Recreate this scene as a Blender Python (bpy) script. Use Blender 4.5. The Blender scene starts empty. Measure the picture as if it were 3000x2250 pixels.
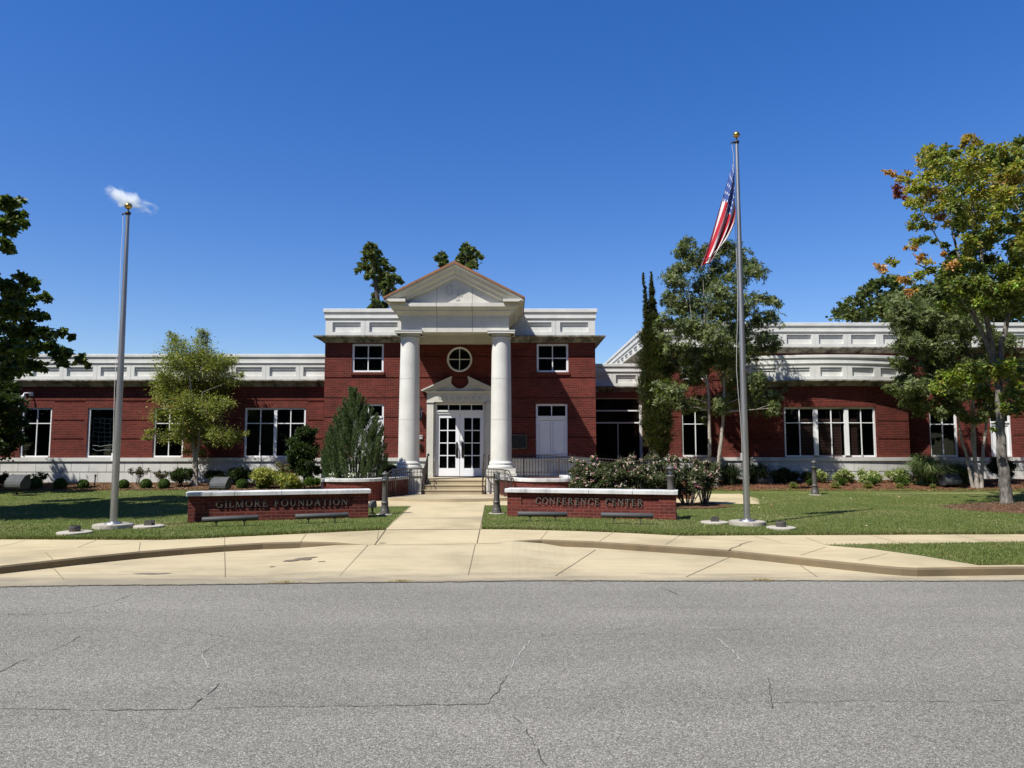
import bpy, math, random
import numpy as np
R = math.radians
C = bpy.context.scene.collection
sc = bpy.context.scene

# ------------------------------------------------------------------ camera, sky, sun, exposure
F, CAMH, CY0 = 2150.0, 1.75, 1125.0          # focal length in photograph pixels, eye height
PITCH = math.atan((1315.0 - 1125.0) / F)
cam = bpy.data.cameras.new("camera"); camo = bpy.data.objects.new("camera", cam); C.objects.link(camo)
camo.location = (0, 0, CAMH); camo.rotation_euler = (R(90) + PITCH, 0, 0)
cam.sensor_fit = 'HORIZONTAL'; cam.sensor_width = 36.0; cam.lens = 36.0 * F / 3000.0
cam.clip_start = 0.1; cam.clip_end = 4000
sc.camera = camo

SUN_EL = R(54); SDX, SDY = -0.75, -0.66      # the sun stands behind the camera's left shoulder
world = bpy.data.worlds.new("World"); sc.world = world; world.use_nodes = True
wn, wl = world.node_tree.nodes, world.node_tree.links; wn.clear()
sky = wn.new('ShaderNodeTexSky'); sky.sky_type = 'NISHITA'; sky.sun_disc = False
sky.sun_elevation = SUN_EL; sky.sun_rotation = math.atan2(SDX, SDY)
sky.altitude = 200; sky.air_density = 1.0; sky.dust_density = 0.3; sky.ozone_density = 3.0
hs = wn.new('ShaderNodeHueSaturation'); hs.inputs['Saturation'].default_value = 1.53; hs.inputs['Value'].default_value = 1.32
hs.inputs['Hue'].default_value = 0.519
bg = wn.new('ShaderNodeBackground'); bg.inputs['Strength'].default_value = 0.112
wo = wn.new('ShaderNodeOutputWorld')
gm = wn.new('ShaderNodeGamma'); gm.inputs['Gamma'].default_value = 0.79; wl.new(sky.outputs[0], gm.inputs['Color']); wl.new(gm.outputs[0], hs.inputs['Color']); wl.new(hs.outputs[0], bg.inputs['Color']); wl.new(bg.outputs[0], wo.inputs['Surface'])

sl = bpy.data.lights.new("sun", 'SUN'); sl.energy = 5.0; sl.angle = R(0.53); sl.color = (1.0, 0.965, 0.90)
so = bpy.data.objects.new("sun", sl); C.objects.link(so)
ce = math.cos(SUN_EL); n_ = math.hypot(SDX, SDY)
from mathutils import Vector
sund = Vector((SDX / n_ * ce, SDY / n_ * ce, math.sin(SUN_EL)))
so.rotation_euler = sund.to_track_quat('Z', 'Y').to_euler(); so.location = (-30, -30, 50)
sc.view_settings.view_transform = 'Standard'; sc.view_settings.look = 'None'
sc.view_settings.exposure = 0.5; sc.view_settings.gamma = 1.0
sc.cycles.max_bounces = 10; sc.cycles.diffuse_bounces = 2; sc.cycles.glossy_bounces = 3
sc.cycles.volume_bounces = 8; sc.cycles.transmission_bounces = 4; sc.cycles.transparent_max_bounces = 8; sc.cycles.use_denoising = True
sc.cycles.caustics_reflective = False; sc.cycles.caustics_refractive = False

# ------------------------------------------------------------------ measuring helpers (photo pixel -> metres at a known distance)
SP, CP = math.sin(PITCH), math.cos(PITCH)
def at(px, py, Y):
    v = (CY0 - py) / F; t = Y / (CP - v * SP)
    return ((px - 1500.0) / F * t, CAMH + t * (SP + v * CP))
def X(px, Y, py=1250): return at(px, py, Y)[0]
def Z(py, Y): return at(1500, py, Y)[1]
def M(px, Y): return px * Y / F              # a length in pixels at that distance
def onz(px, py, z):
    v = (CY0 - py) / F; t = (z - CAMH) / (SP + v * CP)
    return ((px - 1500.0) / F * t, t * (CP - v * SP))
def lerp(a, b, t): return a + (b - a) * t
def interp(x, pts):
    if x <= pts[0][0]: return pts[0][1]
    for (a, b), (c, d) in zip(pts, pts[1:]):
        if x <= c: return b + (d - b) * (x - a) / (c - a)
    return pts[-1][1]
def gz(x, y):
    l = interp(y, [(24, .12), (27.8, .20), (29.5, .33)])
    r = interp(y, [(24, .12), (26.9, .20), (28.7, .44)])
    t = min(1, max(0, (x + 6) / 10)); return l + (r - l) * t

# ------------------------------------------------------------------ objects
ORG = {}
def tag(o, label, cat, group=None, kind=None):
    o['label'] = label; o['category'] = cat
    if group: o['group'] = group
    if kind: o['kind'] = kind
    return o
def thing(name, loc, label, cat, group=None, rz=0.0):
    o = bpy.data.objects.new(name, None); C.objects.link(o); o.empty_display_size = .2
    o.location = loc; o.rotation_euler = (0, 0, rz); ORG[o.name] = Vector(loc) if rz == 0 else Vector((0, 0, 0))
    return tag(o, label, cat, group)
def copy_tree(o, parent=None):
    c = o.copy(); C.objects.link(c)
    if parent is not None: c.parent = parent
    for ch in [q for q in C.objects if q.parent == o]: copy_tree(ch, c)
    return c

class MB:
    def __init__(s): s.v = []; s.f = []; s.uv = {}; s.sm = set()
    def quad(s, a, b, c, d, uv=None):
        i = len(s.v); s.v += [a, b, c, d]; s.f.append((i, i+1, i+2, i+3))
        if uv: s.uv[len(s.f)-1] = uv
    def poly(s, pts):
        i = len(s.v); s.v += list(pts); s.f.append(tuple(range(i, i+len(pts))))
    def box(s, x0, x1, y0, y1, z0, z1):
        i = len(s.v)
        s.v += [(x0,y0,z0),(x1,y0,z0),(x1,y1,z0),(x0,y1,z0),(x0,y0,z1),(x1,y0,z1),(x1,y1,z1),(x0,y1,z1)]
        for f in ((0,3,2,1),(4,5,6,7),(0,1,5,4),(1,2,6,5),(2,3,7,6),(3,0,4,7)): s.f.append(tuple(i+k for k in f))
        return s
    def tube(s, pts, rad, n=8, cap=True, smooth=True):
        pts = [Vector(p) for p in pts]
        if not hasattr(rad, '__len__'): rad = [rad] * len(pts)
        i0 = len(s.v); up = None
        for k, p in enumerate(pts):
            t = (pts[min(k+1, len(pts)-1)] - pts[max(k-1, 0)]).normalized()
            if up is None:
                up = Vector((0,0,1)) if abs(t.z) < .9 else Vector((1,0,0))
            a = t.cross(up); a.normalize(); b = a.cross(t); b.normalize(); up = b
            for j in range(n):
                th = 2*math.pi*j/n; q = p + (a*math.cos(th) + b*math.sin(th)) * rad[k]; s.v.append(tuple(q))
        for k in range(len(pts)-1):
            for j in range(n):
                if smooth: s.sm.add(len(s.f))
                s.f.append((i0+k*n+j, i0+k*n+(j+1) % n, i0+(k+1)*n+(j+1) % n, i0+(k+1)*n+j))
        if cap:
            e = i0+(len(pts)-1)*n; s.poly([s.v[i0+j] for j in range(n)][::-1]); s.poly([s.v[e+j] for j in range(n)])
        return s
    def lathe(s, prof, cx, cy, n=24, smooth=True, flute=None):
        i0 = len(s.v)
        for (r, z) in prof:
            for j in range(n):
                th = 2*math.pi*j/n; rr = r if not flute or not flute(z) else r*(1 - .09*(j % 2))
                s.v.append((cx+rr*math.cos(th), cy+rr*math.sin(th), z))
        for k in range(len(prof)-1):
            for j in range(n):
                if smooth: s.sm.add(len(s.f))
                s.f.append((i0+k*n+j, i0+k*n+(j+1) % n, i0+(k+1)*n+(j+1) % n, i0+(k+1)*n+j))
        e = i0+(len(prof)-1)*n; s.poly([s.v[i0+j] for j in range(n)][::-1]); s.poly([s.v[e+j] for j in range(n)])
        return s
    def prism(s, pts, d, axis='y'):
        """pts: (x,z) outline extruded from y=d[0] to d[1] (axis y), or (x,y) from z=d[0] to d[1]"""
        n = len(pts); i = len(s.v)
        for q in d:
            for (a, b) in pts: s.v.append((a, q, b) if axis == 'y' else ((a, b, q) if axis == 'z' else (q, a, b)))
        s.f.append(tuple(range(i, i+n))[::-1]); s.f.append(tuple(range(i+n, i+2*n)))
        for k in range(n): s.f.append((i+k, i+(k+1) % n, i+n+(k+1) % n, i+n+k))
        return s
    def sweep(s, path, prof, close_prof=True):
        """profile (out, z) swept along a plan polyline, mitred; 'out' is to the right of the walking direction"""
        P = [Vector((p[0], p[1])) for p in path]; n = len(prof); i0 = len(s.v); N = []
        for k in range(len(P)-1):
            t = (P[k+1]-P[k]).normalized(); N.append(Vector((t.y, -t.x)))
        for k, p in enumerate(P):
            a = N[max(k-1, 0)]; b = N[min(k, len(N)-1)]; m = (a+b); m = m / max(.2, m.dot(b)) if m.length > 1e-6 else b
            for (o, z) in prof: q = p + m*o; s.v.append((q.x, q.y, z))
        for k in range(len(P)-1):
            for j in range(n if close_prof else n-1):
                a, b = j, (j+1) % n; s.f.append((i0+k*n+a, i0+k*n+b, i0+(k+1)*n+b, i0+(k+1)*n+a))
        if close_prof:
            s.f.append(tuple(i0+j for j in range(n))[::-1]); e = i0+(len(P)-1)*n; s.f.append(tuple(e+j for j in range(n)))
        return s
    def relief(s, xs, zs, dep, T, back=.25, edge=True):
        """grid wall: dep(xm, zm) gives depth behind the face, None = opening; T(u, d, z) -> world"""
        xs = sorted(set(round(x, 5) for x in xs)); zs = sorted(set(round(z, 5) for z in zs))
        nx, nz = len(xs)-1, len(zs)-1
        D = [[dep((xs[i]+xs[i+1])/2, (zs[j]+zs[j+1])/2) for j in range(nz)] for i in range(nx)]
        g = lambda i, j: (None if not edge else back) if not (0 <= i < nx and 0 <= j < nz) else (back if D[i][j] is None else D[i][j])
        for i in range(nx):
            for j in range(nz):
                d = D[i][j]
                if d is not None:
                    s.quad(T(xs[i], d, zs[j]), T(xs[i+1], d, zs[j]), T(xs[i+1], d, zs[j+1]), T(xs[i], d, zs[j+1]),
                           [(xs[i], zs[j]), (xs[i+1], zs[j]), (xs[i+1], zs[j+1]), (xs[i], zs[j+1])])
        for i in range(nx+1):
            for j in range(nz):
                a, b = g(i-1, j), g(i, j)
                if a is None or b is None or a == b: continue
                x = xs[i]; s.quad(T(x, a, zs[j]), T(x, b, zs[j]), T(x, b, zs[j+1]), T(x, a, zs[j+1]), [(x+a, zs[j]), (x+b, zs[j]), (x+b, zs[j+1]), (x+a, zs[j+1])])
        for i in range(nx):
            for j in range(nz+1):
                a, b = g(i, j-1), g(i, j)
                if a is None or b is None or a == b: continue
                z = zs[j]; s.quad(T(xs[i], a, z), T(xs[i+1], a, z), T(xs[i+1], b, z), T(xs[i], b, z), [(xs[i], z+a), (xs[i+1], z+a), (xs[i+1], z+b), (xs[i], z+b)])
        return s
    def build(s, name, mat, parent=None, origin=None):
        o_ = ORG[parent.name] if parent is not None else Vector(origin or (0, 0, 0))
        me = bpy.data.meshes.new(name)
        me.from_pydata([(v[0]-o_.x, v[1]-o_.y, v[2]-o_.z) for v in s.v], [], s.f)
        if s.sm: me.polygons.foreach_set('use_smooth', [k in s.sm for k in range(len(s.f))])
        if s.uv:
            ul = me.uv_layers.new(name='UVMap').data
            for k, uv in s.uv.items():
                for q, li in enumerate(me.polygons[k].loop_indices): ul[li].uv = uv[q]
        me.materials.append(mat); me.update()
        ob = bpy.data.objects.new(name, me); C.objects.link(ob)
        if parent is not None: ob.parent = parent
        else: ob.location = o_
        ORG[ob.name] = o_
        return ob
def front(Y): return lambda u, d, z: (u, Y+d, z)

# ------------------------------------------------------------------ materials
def newmat(name):
    m = bpy.data.materials.new(name); m.use_nodes = True; n = m.node_tree.nodes
    return m, n, m.node_tree.links, n['Principled BSDF']
def noise(n, l, vec, scale, detail=4, rough=.55):
    t = n.new('ShaderNodeTexNoise'); t.inputs['Scale'].default_value = scale; t.inputs['Detail'].default_value = detail
    t.inputs['Roughness'].default_value = rough
    if vec is not None: l.new(vec, t.inputs['Vector'])
    return t.outputs['Fac']
def ramp(n, l, fac, stops):
    r = n.new('ShaderNodeValToRGB'); e = r.color_ramp.elements
    while len(e) < len(stops): e.new(.5)
    for k, (p, c) in enumerate(stops): e[k].position = p; e[k].color = (*c, 1) if len(c) == 3 else c
    l.new(fac, r.inputs['Fac']); return r.outputs['Color']
def mix(n, l, fac, a, b, mode='MIX'):
    m = n.new('ShaderNodeMix'); m.data_type = 'RGBA'; m.blend_type = mode
    for sock, v in ((m.inputs[0], fac), (m.inputs[6], a), (m.inputs[7], b)):
        if isinstance(v, (int, float)): sock.default_value = v
        elif isinstance(v, tuple): sock.default_value = (*v, 1)
        else: l.new(v, sock)
    return m.outputs[2]
def bump(n, l, bs, h, strength=.3, dist=.02):
    b = n.new('ShaderNodeBump'); b.inputs['Strength'].default_value = strength; b.inputs['Distance'].default_value = dist
    l.new(h, b.inputs['Height']); l.new(b.outputs[0], bs.inputs['Normal'])
def coord(n, l, scale=(1, 1, 1), kind='Object'):
    t = n.new('ShaderNodeTexCoord'); m = n.new('ShaderNodeMapping'); m.inputs['Scale'].default_value = scale
    l.new(t.outputs[kind], m.inputs['Vector']); return m.outputs[0]
def simple(name, col, rough=.6, metal=0.0, var=.15, vs=6, bmp=.0, spec=.5):
    m, n, l, b = newmat(name); v = coord(n, l)
    f = noise(n, l, v, vs); c2 = tuple(c*(1-var) for c in col); c1 = tuple(min(1, c*(1+var)) for c in col)
    l.new(ramp(n, l, f, [(.3, c2), (.7, c1)]), b.inputs['Base Color'])
    b.inputs['Roughness'].default_value = rough; b.inputs['Metallic'].default_value = metal
    b.inputs['Specular IOR Level'].default_value = spec
    if bmp: bump(n, l, b, noise(n, l, v, vs*6), bmp, .01)
    return m
def brickmat(name, c1, c2, mortar, bw=.2, rh=.0677):
    m, n, l, b = newmat(name); v = coord(n, l, kind='UV')
    t = n.new('ShaderNodeTexBrick'); l.new(v, t.inputs['Vector'])
    t.inputs['Scale'].default_value = 1; t.inputs['Brick Width'].default_value = bw; t.inputs['Row Height'].default_value = rh
    t.inputs['Mortar Size'].default_value = .006; t.inputs['Mortar Smooth'].default_value = .3; t.inputs['Bias'].default_value = -.1
    t.inputs['Color1'].default_value = (*c1, 1); t.inputs['Color2'].default_value = (*c2, 1); t.inputs['Mortar'].default_value = (*mortar, 1)
    f = noise(n, l, v, 1.1, 5); c = mix(n, l, .5, t.outputs['Color'], ramp(n, l, f, [(.3, (.55, .5, .5)), (.7, (1.35, 1.3, 1.3))]), 'MULTIPLY')
    f2 = noise(n, l, v, 38, 2); c = mix(n, l, .45, c, ramp(n, l, f2, [(.3, (.6, .6, .6)), (.72, (1.45, 1.4, 1.4))]), 'MULTIPLY')
    l.new(c, b.inputs['Base Color']); b.inputs['Roughness'].default_value = .9; b.inputs['Specular IOR Level'].default_value = .2
    inv = n.new('ShaderNodeMath'); inv.operation = 'SUBTRACT'; inv.inputs[0].default_value = 1; l.new(t.outputs['Fac'], inv.inputs[1])
    bump(n, l, b, inv.outputs[0], .7, .008); return m
def stonemat(name, col, stain=.0, sc_=1.0, dark=(.05, .048, .04), spec=.25, lo=.45):
    m, n, l, b = newmat(name); v = coord(n, l)
    f = noise(n, l, v, 1.6*sc_, 6); c = ramp(n, l, f, [(.25, tuple(x*.84 for x in col)), (.75, tuple(min(1, x*1.08) for x in col))])
    f3 = noise(n, l, v, 30, 3); c = mix(n, l, .35, c, ramp(n, l, f3, [(.3, (.8, .8, .78)), (.7, (1.12, 1.12, 1.12))]), 'MULTIPLY')
    if stain:
        v2 = coord(n, l, (2.2, 2.2, .35)); f2 = noise(n, l, v2, 1.5, 8, .65)
        k = ramp(n, l, f2, [(lo, (0, 0, 0)), (lo+.27, (stain, stain, stain))]); c = mix(n, l, k, c, dark)
    l.new(c, b.inputs['Base Color']); b.inputs['Roughness'].default_value = .85; b.inputs['Specular IOR Level'].default_value = spec
    bump(n, l, b, f3, .12, .01); return m
BRICK = brickmat('red_brick', (.142, .027, .0185), (.074, .0175, .0135), (.215, .088, .068))
BRICK_SIGN = brickmat('sign_brick', (.150, .034, .025), (.080, .021, .017), (.22, .10, .08), .22, .075)
BRICK_DARK = brickmat('soldier_brick', (.142, .027, .0185), (.074, .0175, .0135), (.19, .07, .052), .0677, .2)
STONE = stonemat('cast_stone', (.66, .655, .61), .18, 1, (.30, .29, .25), lo=.5)
STONE_COL = stonemat('column_stone', (.64, .63, .58), .2, .7, (.42, .41, .36), lo=.52)
STONE_PORTICO = stonemat('portico_stone', (.62, .60, .53), .3, .7, (.38, .36, .30), lo=.5)
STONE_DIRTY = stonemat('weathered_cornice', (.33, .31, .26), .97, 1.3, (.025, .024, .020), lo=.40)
STONE_CAP = stonemat('cap_stone', (.62, .62, .60), .7, 2.0, (.16, .16, .15), lo=.46)
STONE_BASE = stonemat('base_stone', (.62, .62, .58), .35, 1.2, (.38, .35, .28), lo=.5)
COPPER = simple('copper_roof', (.30, .145, .065), .5, .35, .2, 3)
WHITE = simple('white_paint', (.80, .80, .79), .45, 0, .03, 2)
WHITE_DOOR = simple('white_door_paint', (.82, .83, .85), .35, 0, .02, 2)
BLACK = simple('dark_bronze', (.025, .022, .02), .45, .3, .2, 12)
GREYP = simple('grey_fixture_paint', (.075, .078, .08), .75, 0, .18, 5, .1, .25)
GREYT = simple('grey_tube_paint', (.06, .061, .06), .6, 0, .15, 4, 0, .3)
BRONZE = simple('letter_bronze', (.11, .10, .088), .5, .3, .35, 20, .1)
GREYB = simple('bollard_grey', (.085, .078, .07), .5, .15, .2, 9, .1)
RAILM = simple('rail_bronze', (.05, .038, .033), .5, .2, .3, 14)
SLATE = simple('plaque_metal', (.03, .035, .03), .45, .4, .4, 12, .3)
GOLD = simple('gold_leaf', (.55, .36, .10), .3, .9, .12, 8)
def alumin():
    m, n, l, b = newmat('brushed_aluminium'); v = coord(n, l, (6, 6, .5)); f = noise(n, l, v, 3, 6)
    l.new(ramp(n, l, f, [(.3, (.34, .335, .32)), (.7, (.48, .475, .46))]), b.inputs['Base Color']); b.inputs['Metallic'].default_value = .9
    b.inputs['Roughness'].default_value = .42; return m
ALU = alumin()
def glassmat(name, tint=(.45, .5, .5), rough=.02):
    m, n, l, b = newmat(name); n.remove(b); o = n['Material Output']
    tr = n.new('ShaderNodeBsdfTransparent'); tr.inputs[0].default_value = (*tint, 1)
    gl = n.new('ShaderNodeBsdfGlossy'); gl.inputs['Roughness'].default_value = rough; gl.inputs['Color'].default_value = (.85, .9, .95, 1)
    fr = n.new('ShaderNodeFresnel'); fr.inputs['IOR'].default_value = 1.42; mx = n.new('ShaderNodeMixShader')
    v = coord(n, l); bb = n.new('ShaderNodeBump'); bb.inputs['Strength'].default_value = .04; bb.inputs['Distance'].default_value = .05
    l.new(noise(n, l, v, 1.3, 1), bb.inputs['Height']); l.new(bb.outputs[0], gl.inputs['Normal'])
    l.new(fr.outputs[0], mx.inputs[0]); l.new(tr.outputs[0], mx.inputs[1]); l.new(gl.outputs[0], mx.inputs[2]); l.new(mx.outputs[0], o.inputs['Surface'])
    return m
GLASS = glassmat('window_glass', (.6, .66, .66))
LGLASS = glassmat('lantern_glass', (.8, .82, .82), .1)
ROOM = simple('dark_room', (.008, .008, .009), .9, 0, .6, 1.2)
SLATS = simple('wood_blind', (.035, .014, .010), .6, 0, .3, 4)
NET = simple('white_lattice', (.75, .85, .88), .8, 0, .3, 5)
def concrete(name, col, streak=.3, edge=False):
    m, n, l, b = newmat(name); v = coord(n, l); f = noise(n, l, v, .5, 8, .6)
    c = ramp(n, l, f, [(.28, tuple(x*.70 for x in col)), (.5, col), (.74, tuple(min(1, x*1.16) for x in col))])
    v2 = coord(n, l, (.5, 2.5, 1)); f2 = noise(n, l, v2, 1.7, 8, .65)
    c = mix(n, l, ramp(n, l, f2, [(.50, (0, 0, 0)), (.80, (streak,)*3)]), c, (.30, .20, .10))
    f3 = noise(n, l, v, 90, 3, .7); c = mix(n, l, .5, c, ramp(n, l, f3, [(.25, (.72, .72, .72)), (.75, (1.2, 1.2, 1.2))]), 'MULTIPLY')
    v4 = coord(n, l, (.25, 1, 1)); f4 = noise(n, l, v4, .9, 6, .6); c = mix(n, l, ramp(n, l, f4, [(.60, (0, 0, 0)), (.72, (.4,)*3)]), c, (.17, .15, .12))
    if edge:                                  # grit and tyre dirt gathered towards the road
        t = n.new('ShaderNodeTexCoord'); sx = n.new('ShaderNodeSeparateXYZ'); l.new(t.outputs['Object'], sx.inputs[0])
        q = n.new('ShaderNodeMath'); q.operation = 'MULTIPLY_ADD'; l.new(sx.outputs[1], q.inputs[0]); q.inputs[1].default_value = -.55; q.inputs[2].default_value = 5.9
        q2 = n.new('ShaderNodeMath'); q2.operation = 'ADD'; l.new(q.outputs[0], q2.inputs[0]); l.new(f2, q2.inputs[1])
        c = mix(n, l, ramp(n, l, q2.outputs[0], [(.55, (0, 0, 0)), (1.0, (.62,)*3)]), c, (.155, .14, .115))
    l.new(c, b.inputs['Base Color']); b.inputs['Roughness'].default_value = .92; b.inputs['Specular IOR Level'].default_value = .2
    bump(n, l, b, f3, .25, .006); return m
CONC = concrete('concrete_walk', (.46, .385, .235), .5); CONC_STEP = concrete('concrete_step', (.42, .35, .23), .5)
CONC_APRON = concrete('concrete_apron', (.44, .372, .235), .5, True)
CONC_GREY = concrete('concrete_footing', (.40, .37, .31), .1)
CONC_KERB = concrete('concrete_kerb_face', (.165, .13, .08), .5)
def asphalt():
    m, n, l, b = newmat('asphalt'); v = coord(n, l)
    vo = n.new('ShaderNodeTexVoronoi'); vo.inputs['Scale'].default_value = 150; l.new(v, vo.inputs['Vector'])
    g = n.new('ShaderNodeSeparateColor'); l.new(vo.outputs['Color'], g.inputs[0])
    c = ramp(n, l, g.outputs[0], [(0, (.090, .085, .072)), (.45, (.178, .170, .147)), (.85, (.28, .268, .234)), (1, (.44, .42, .37))])
    f = noise(n, l, v, .35, 7, .6); c = mix(n, l, .55, c, ramp(n, l, f, [(.3, (.80, .80, .80)), (.7, (1.18, 1.17, 1.15))]), 'MULTIPLY')
    v3 = coord(n, l, (.12, 1, 1)); f3 = noise(n, l, v3, .8, 5, .6); c = mix(n, l, .5, c, ramp(n, l, f3, [(.35, (.80, .80, .79)), (.65, (1.16, 1.16, 1.15))]), 'MULTIPLY')
    f2 = noise(n, l, v, 18, 4, .7); c = mix(n, l, .35, c, ramp(n, l, f2, [(.3, (.68, .68, .68)), (.7, (1.28, 1.28, 1.28))]), 'MULTIPLY')
    l.new(c, b.inputs['Base Color']); b.inputs['Roughness'].default_value = .95; b.inputs['Specular IOR Level'].default_value = .15
    bump(n, l, b, vo.outputs['Distance'], .5, .008); return m
ASPH = asphalt()
CRACK = simple('crack_dark', (.06, .057, .052), 1, 0, .2, 30); CRACKL = simple('crack_pale', (.34, .33, .31), 1, 0, .2, 30)
JOINT = simple('joint_dark', (.17, .13, .08), 1, 0, .3, 20)
def groundmat(name, stops, s1, s2, bm=.5, bd=.03, mid=None):
    m, n, l, b = newmat(name); v = coord(n, l); f = noise(n, l, v, s1, 8, .7)
    c = ramp(n, l, f, stops); f2 = noise(n, l, v, s2, 6, .8)
    c = mix(n, l, .8, c, ramp(n, l, f2, [(.3, (.45, .45, .45)), (.7, (1.5, 1.5, 1.45))]), 'MULTIPLY')
    l.new(c, b.inputs['Base Color']); b.inputs['Roughness'].default_value = 1; b.inputs['Specular IOR Level'].default_value = .1
    bump(n, l, b, f2, bm, bd); return m
LAWNM = groundmat('lawn_soil_and_grass', [(.3, (.07, .10, .025)), (.55, (.11, .135, .04)), (.75, (.21, .18, .085))], .9, 45)
MULCH = groundmat('pine_bark_mulch', [(.3, (.12, .062, .036)), (.55, (.17, .09, .055)), (.8, (.23, .145, .09))], 2.5, 30, 1, .05)
MULCHR = groundmat('red_straw_mulch', [(.3, (.12, .055, .032)), (.55, (.18, .085, .05)), (.8, (.25, .14, .08))], 2.5, 34, 1, .05)
def leafmat(name, rough=.5, trans=.35, spec=.35):
    m, n, l, b = newmat(name); o = n['Material Output']
    a = n.new('ShaderNodeAttribute'); a.attribute_name = 'tint'; l.new(a.outputs['Color'], b.inputs['Base Color'])
    b.inputs['Roughness'].default_value = rough; b.inputs['Specular IOR Level'].default_value = spec
    tr = n.new('ShaderNodeBsdfTranslucent'); c = mix(n, l, 1.0, a.outputs['Color'], (1.25, 1.35, .5), 'MULTIPLY'); l.new(c, tr.inputs['Color'])
    mx = n.new('ShaderNodeMixShader'); mx.inputs[0].default_value = trans
    l.new(b.outputs[0], mx.inputs[1]); l.new(tr.outputs[0], mx.inputs[2]); l.new(mx.outputs[0], o.inputs['Surface']); return m
LEAF = leafmat('leaf'); PETAL = leafmat('petal', .6, .3, .2); BLADE = leafmat('grass_blade', .6, .3, .2)
def barkmat(name, a, b_, c_=None):
    m, n, l, b = newmat(name); v = coord(n, l, (1, 1, .35)); f = noise(n, l, v, 14, 7, .75)
    l.new(ramp(n, l, f, [(.35, a), (.52, b_), (.68, c_ or b_)]), b.inputs['Base Color']); b.inputs['Roughness'].default_value = .95
    bump(n, l, b, f, .9, .04); return m
BARK = barkmat('grey_bark', (.05, .042, .034), (.15, .135, .115), (.33, .31, .28)); BARKL = barkmat('pale_smooth_bark', (.17, .14, .11), (.36, .32, .27), (.45, .41, .35))
BARKD = barkmat('dark_bark', (.03, .025, .02), (.08, .065, .05))

# ------------------------------------------------------------------ foliage
def leafmesh(name, c, d, n, L, W, tint, mat, parent=None, origin=None):
    c, d, n = (np.asarray(q, float) for q in (c, d, n)); N = len(c)
    d /= np.linalg.norm(d, axis=1)[:, None] + 1e-9
    s = np.cross(d, n); s /= np.linalg.norm(s, axis=1)[:, None] + 1e-9
    nn = np.cross(s, d); L = np.broadcast_to(L, N)[:, None]; W = np.broadcast_to(W, N)[:, None]
    V = np.stack([c - d*L/2, c + s*W/2 + nn*W*.18, c + d*L/2, c - s*W/2 + nn*W*.18], 1).reshape(-1, 3)
    o = ORG[parent.name] if parent is not None else Vector(origin or (0, 0, 0)); V = V - np.array(o)
    me = bpy.data.meshes.new(name); me.vertices.add(4*N); me.vertices.foreach_set('co', V.ravel())
    me.loops.add(4*N); me.loops.foreach_set('vertex_index', np.arange(4*N, dtype=np.int32))
    me.polygons.add(N); me.polygons.foreach_set('loop_start', np.arange(0, 4*N, 4, dtype=np.int32)); me.polygons.foreach_set('loop_total', np.full(N, 4, dtype=np.int32))
    at_ = me.color_attributes.new('tint', 'FLOAT_COLOR', 'POINT'); col = np.ones((4*N, 4)); col[:, :3] = np.repeat(tint, 4, 0); at_.data.foreach_set('color', col.ravel())
    me.materials.append(mat); me.update(); me.validate()
    ob = bpy.data.objects.new(name, me); C.objects.link(ob)
    if parent is not None: ob.parent = parent
    else: ob.location = o
    ORG[ob.name] = o; return ob
def tints(rng, N, cols, blob=None, jit=.22):
    cols = np.array(cols); k = rng.integers(0, len(cols), N) if blob is None else blob
    t = cols[k] * (1 + rng.normal(0, jit, (N, 1))); return np.clip(t, .004, .8)
def sphere_pts(rng, N): v = rng.normal(size=(N, 3)); return v / np.linalg.norm(v, axis=1)[:, None]
def clumps(rng, blobs, per, sub=7, spread=.33):
    """blobs (x,y,z,r,...) -> leaf centres gathered in sub-clumps through each blob; per = leaves per m^3-ish weight"""
    cs, out, bi = [], [], []
    for k, b in enumerate(blobs):
        r = b[3]; ns = max(7, int(2.4*sub * (r/.5)**1.4)); q = sphere_pts(rng, ns) * (rng.random((ns, 1))**.45) * r*1.02; q[:, 2] *= .85
        n = max(9, int(per * r*r / ns * 9)); 
        for s_ in q:
            w = r*spread*rng.uniform(.6, 1.2); e = rng.normal(size=(n, 3)) * w*1.0; e[:, 2] *= .75
            cs.append(np.array(b[:3]) + s_ + e); out.append(s_/r + e/(w+1e-6)*.8); bi += [k]*n
    return np.concatenate(cs), np.concatenate(out), np.array(bi)
def foliage(name, blobs, per, L, W, cols, seed, parent, up=.6, droop=0., sub=7, spread=.33, mat=LEAF, blobcols=None, jit=.22):
    rng = np.random.default_rng(seed); c, out, bi = clumps(rng, blobs, per, sub, spread); N = len(c)
    d = out + rng.normal(size=(N, 3))*.7; d[:, 2] -= droop
    n = rng.normal(size=(N, 3)) + np.array([0, 0, up*2])
    if blobcols is not None:
        base = np.array([blobcols[b] for b in bi]); t = np.clip(base*(1+rng.normal(0, jit, (N, 1)))*(1+rng.normal(0, .12, (N, 3))), .004, .8)
    else: t = tints(rng, N, cols, None, jit)
    return leafmesh(name, c, d, n, L*rng.uniform(.6, 1.25, N), W*rng.uniform(.6, 1.25, N), t, mat, parent)
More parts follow.
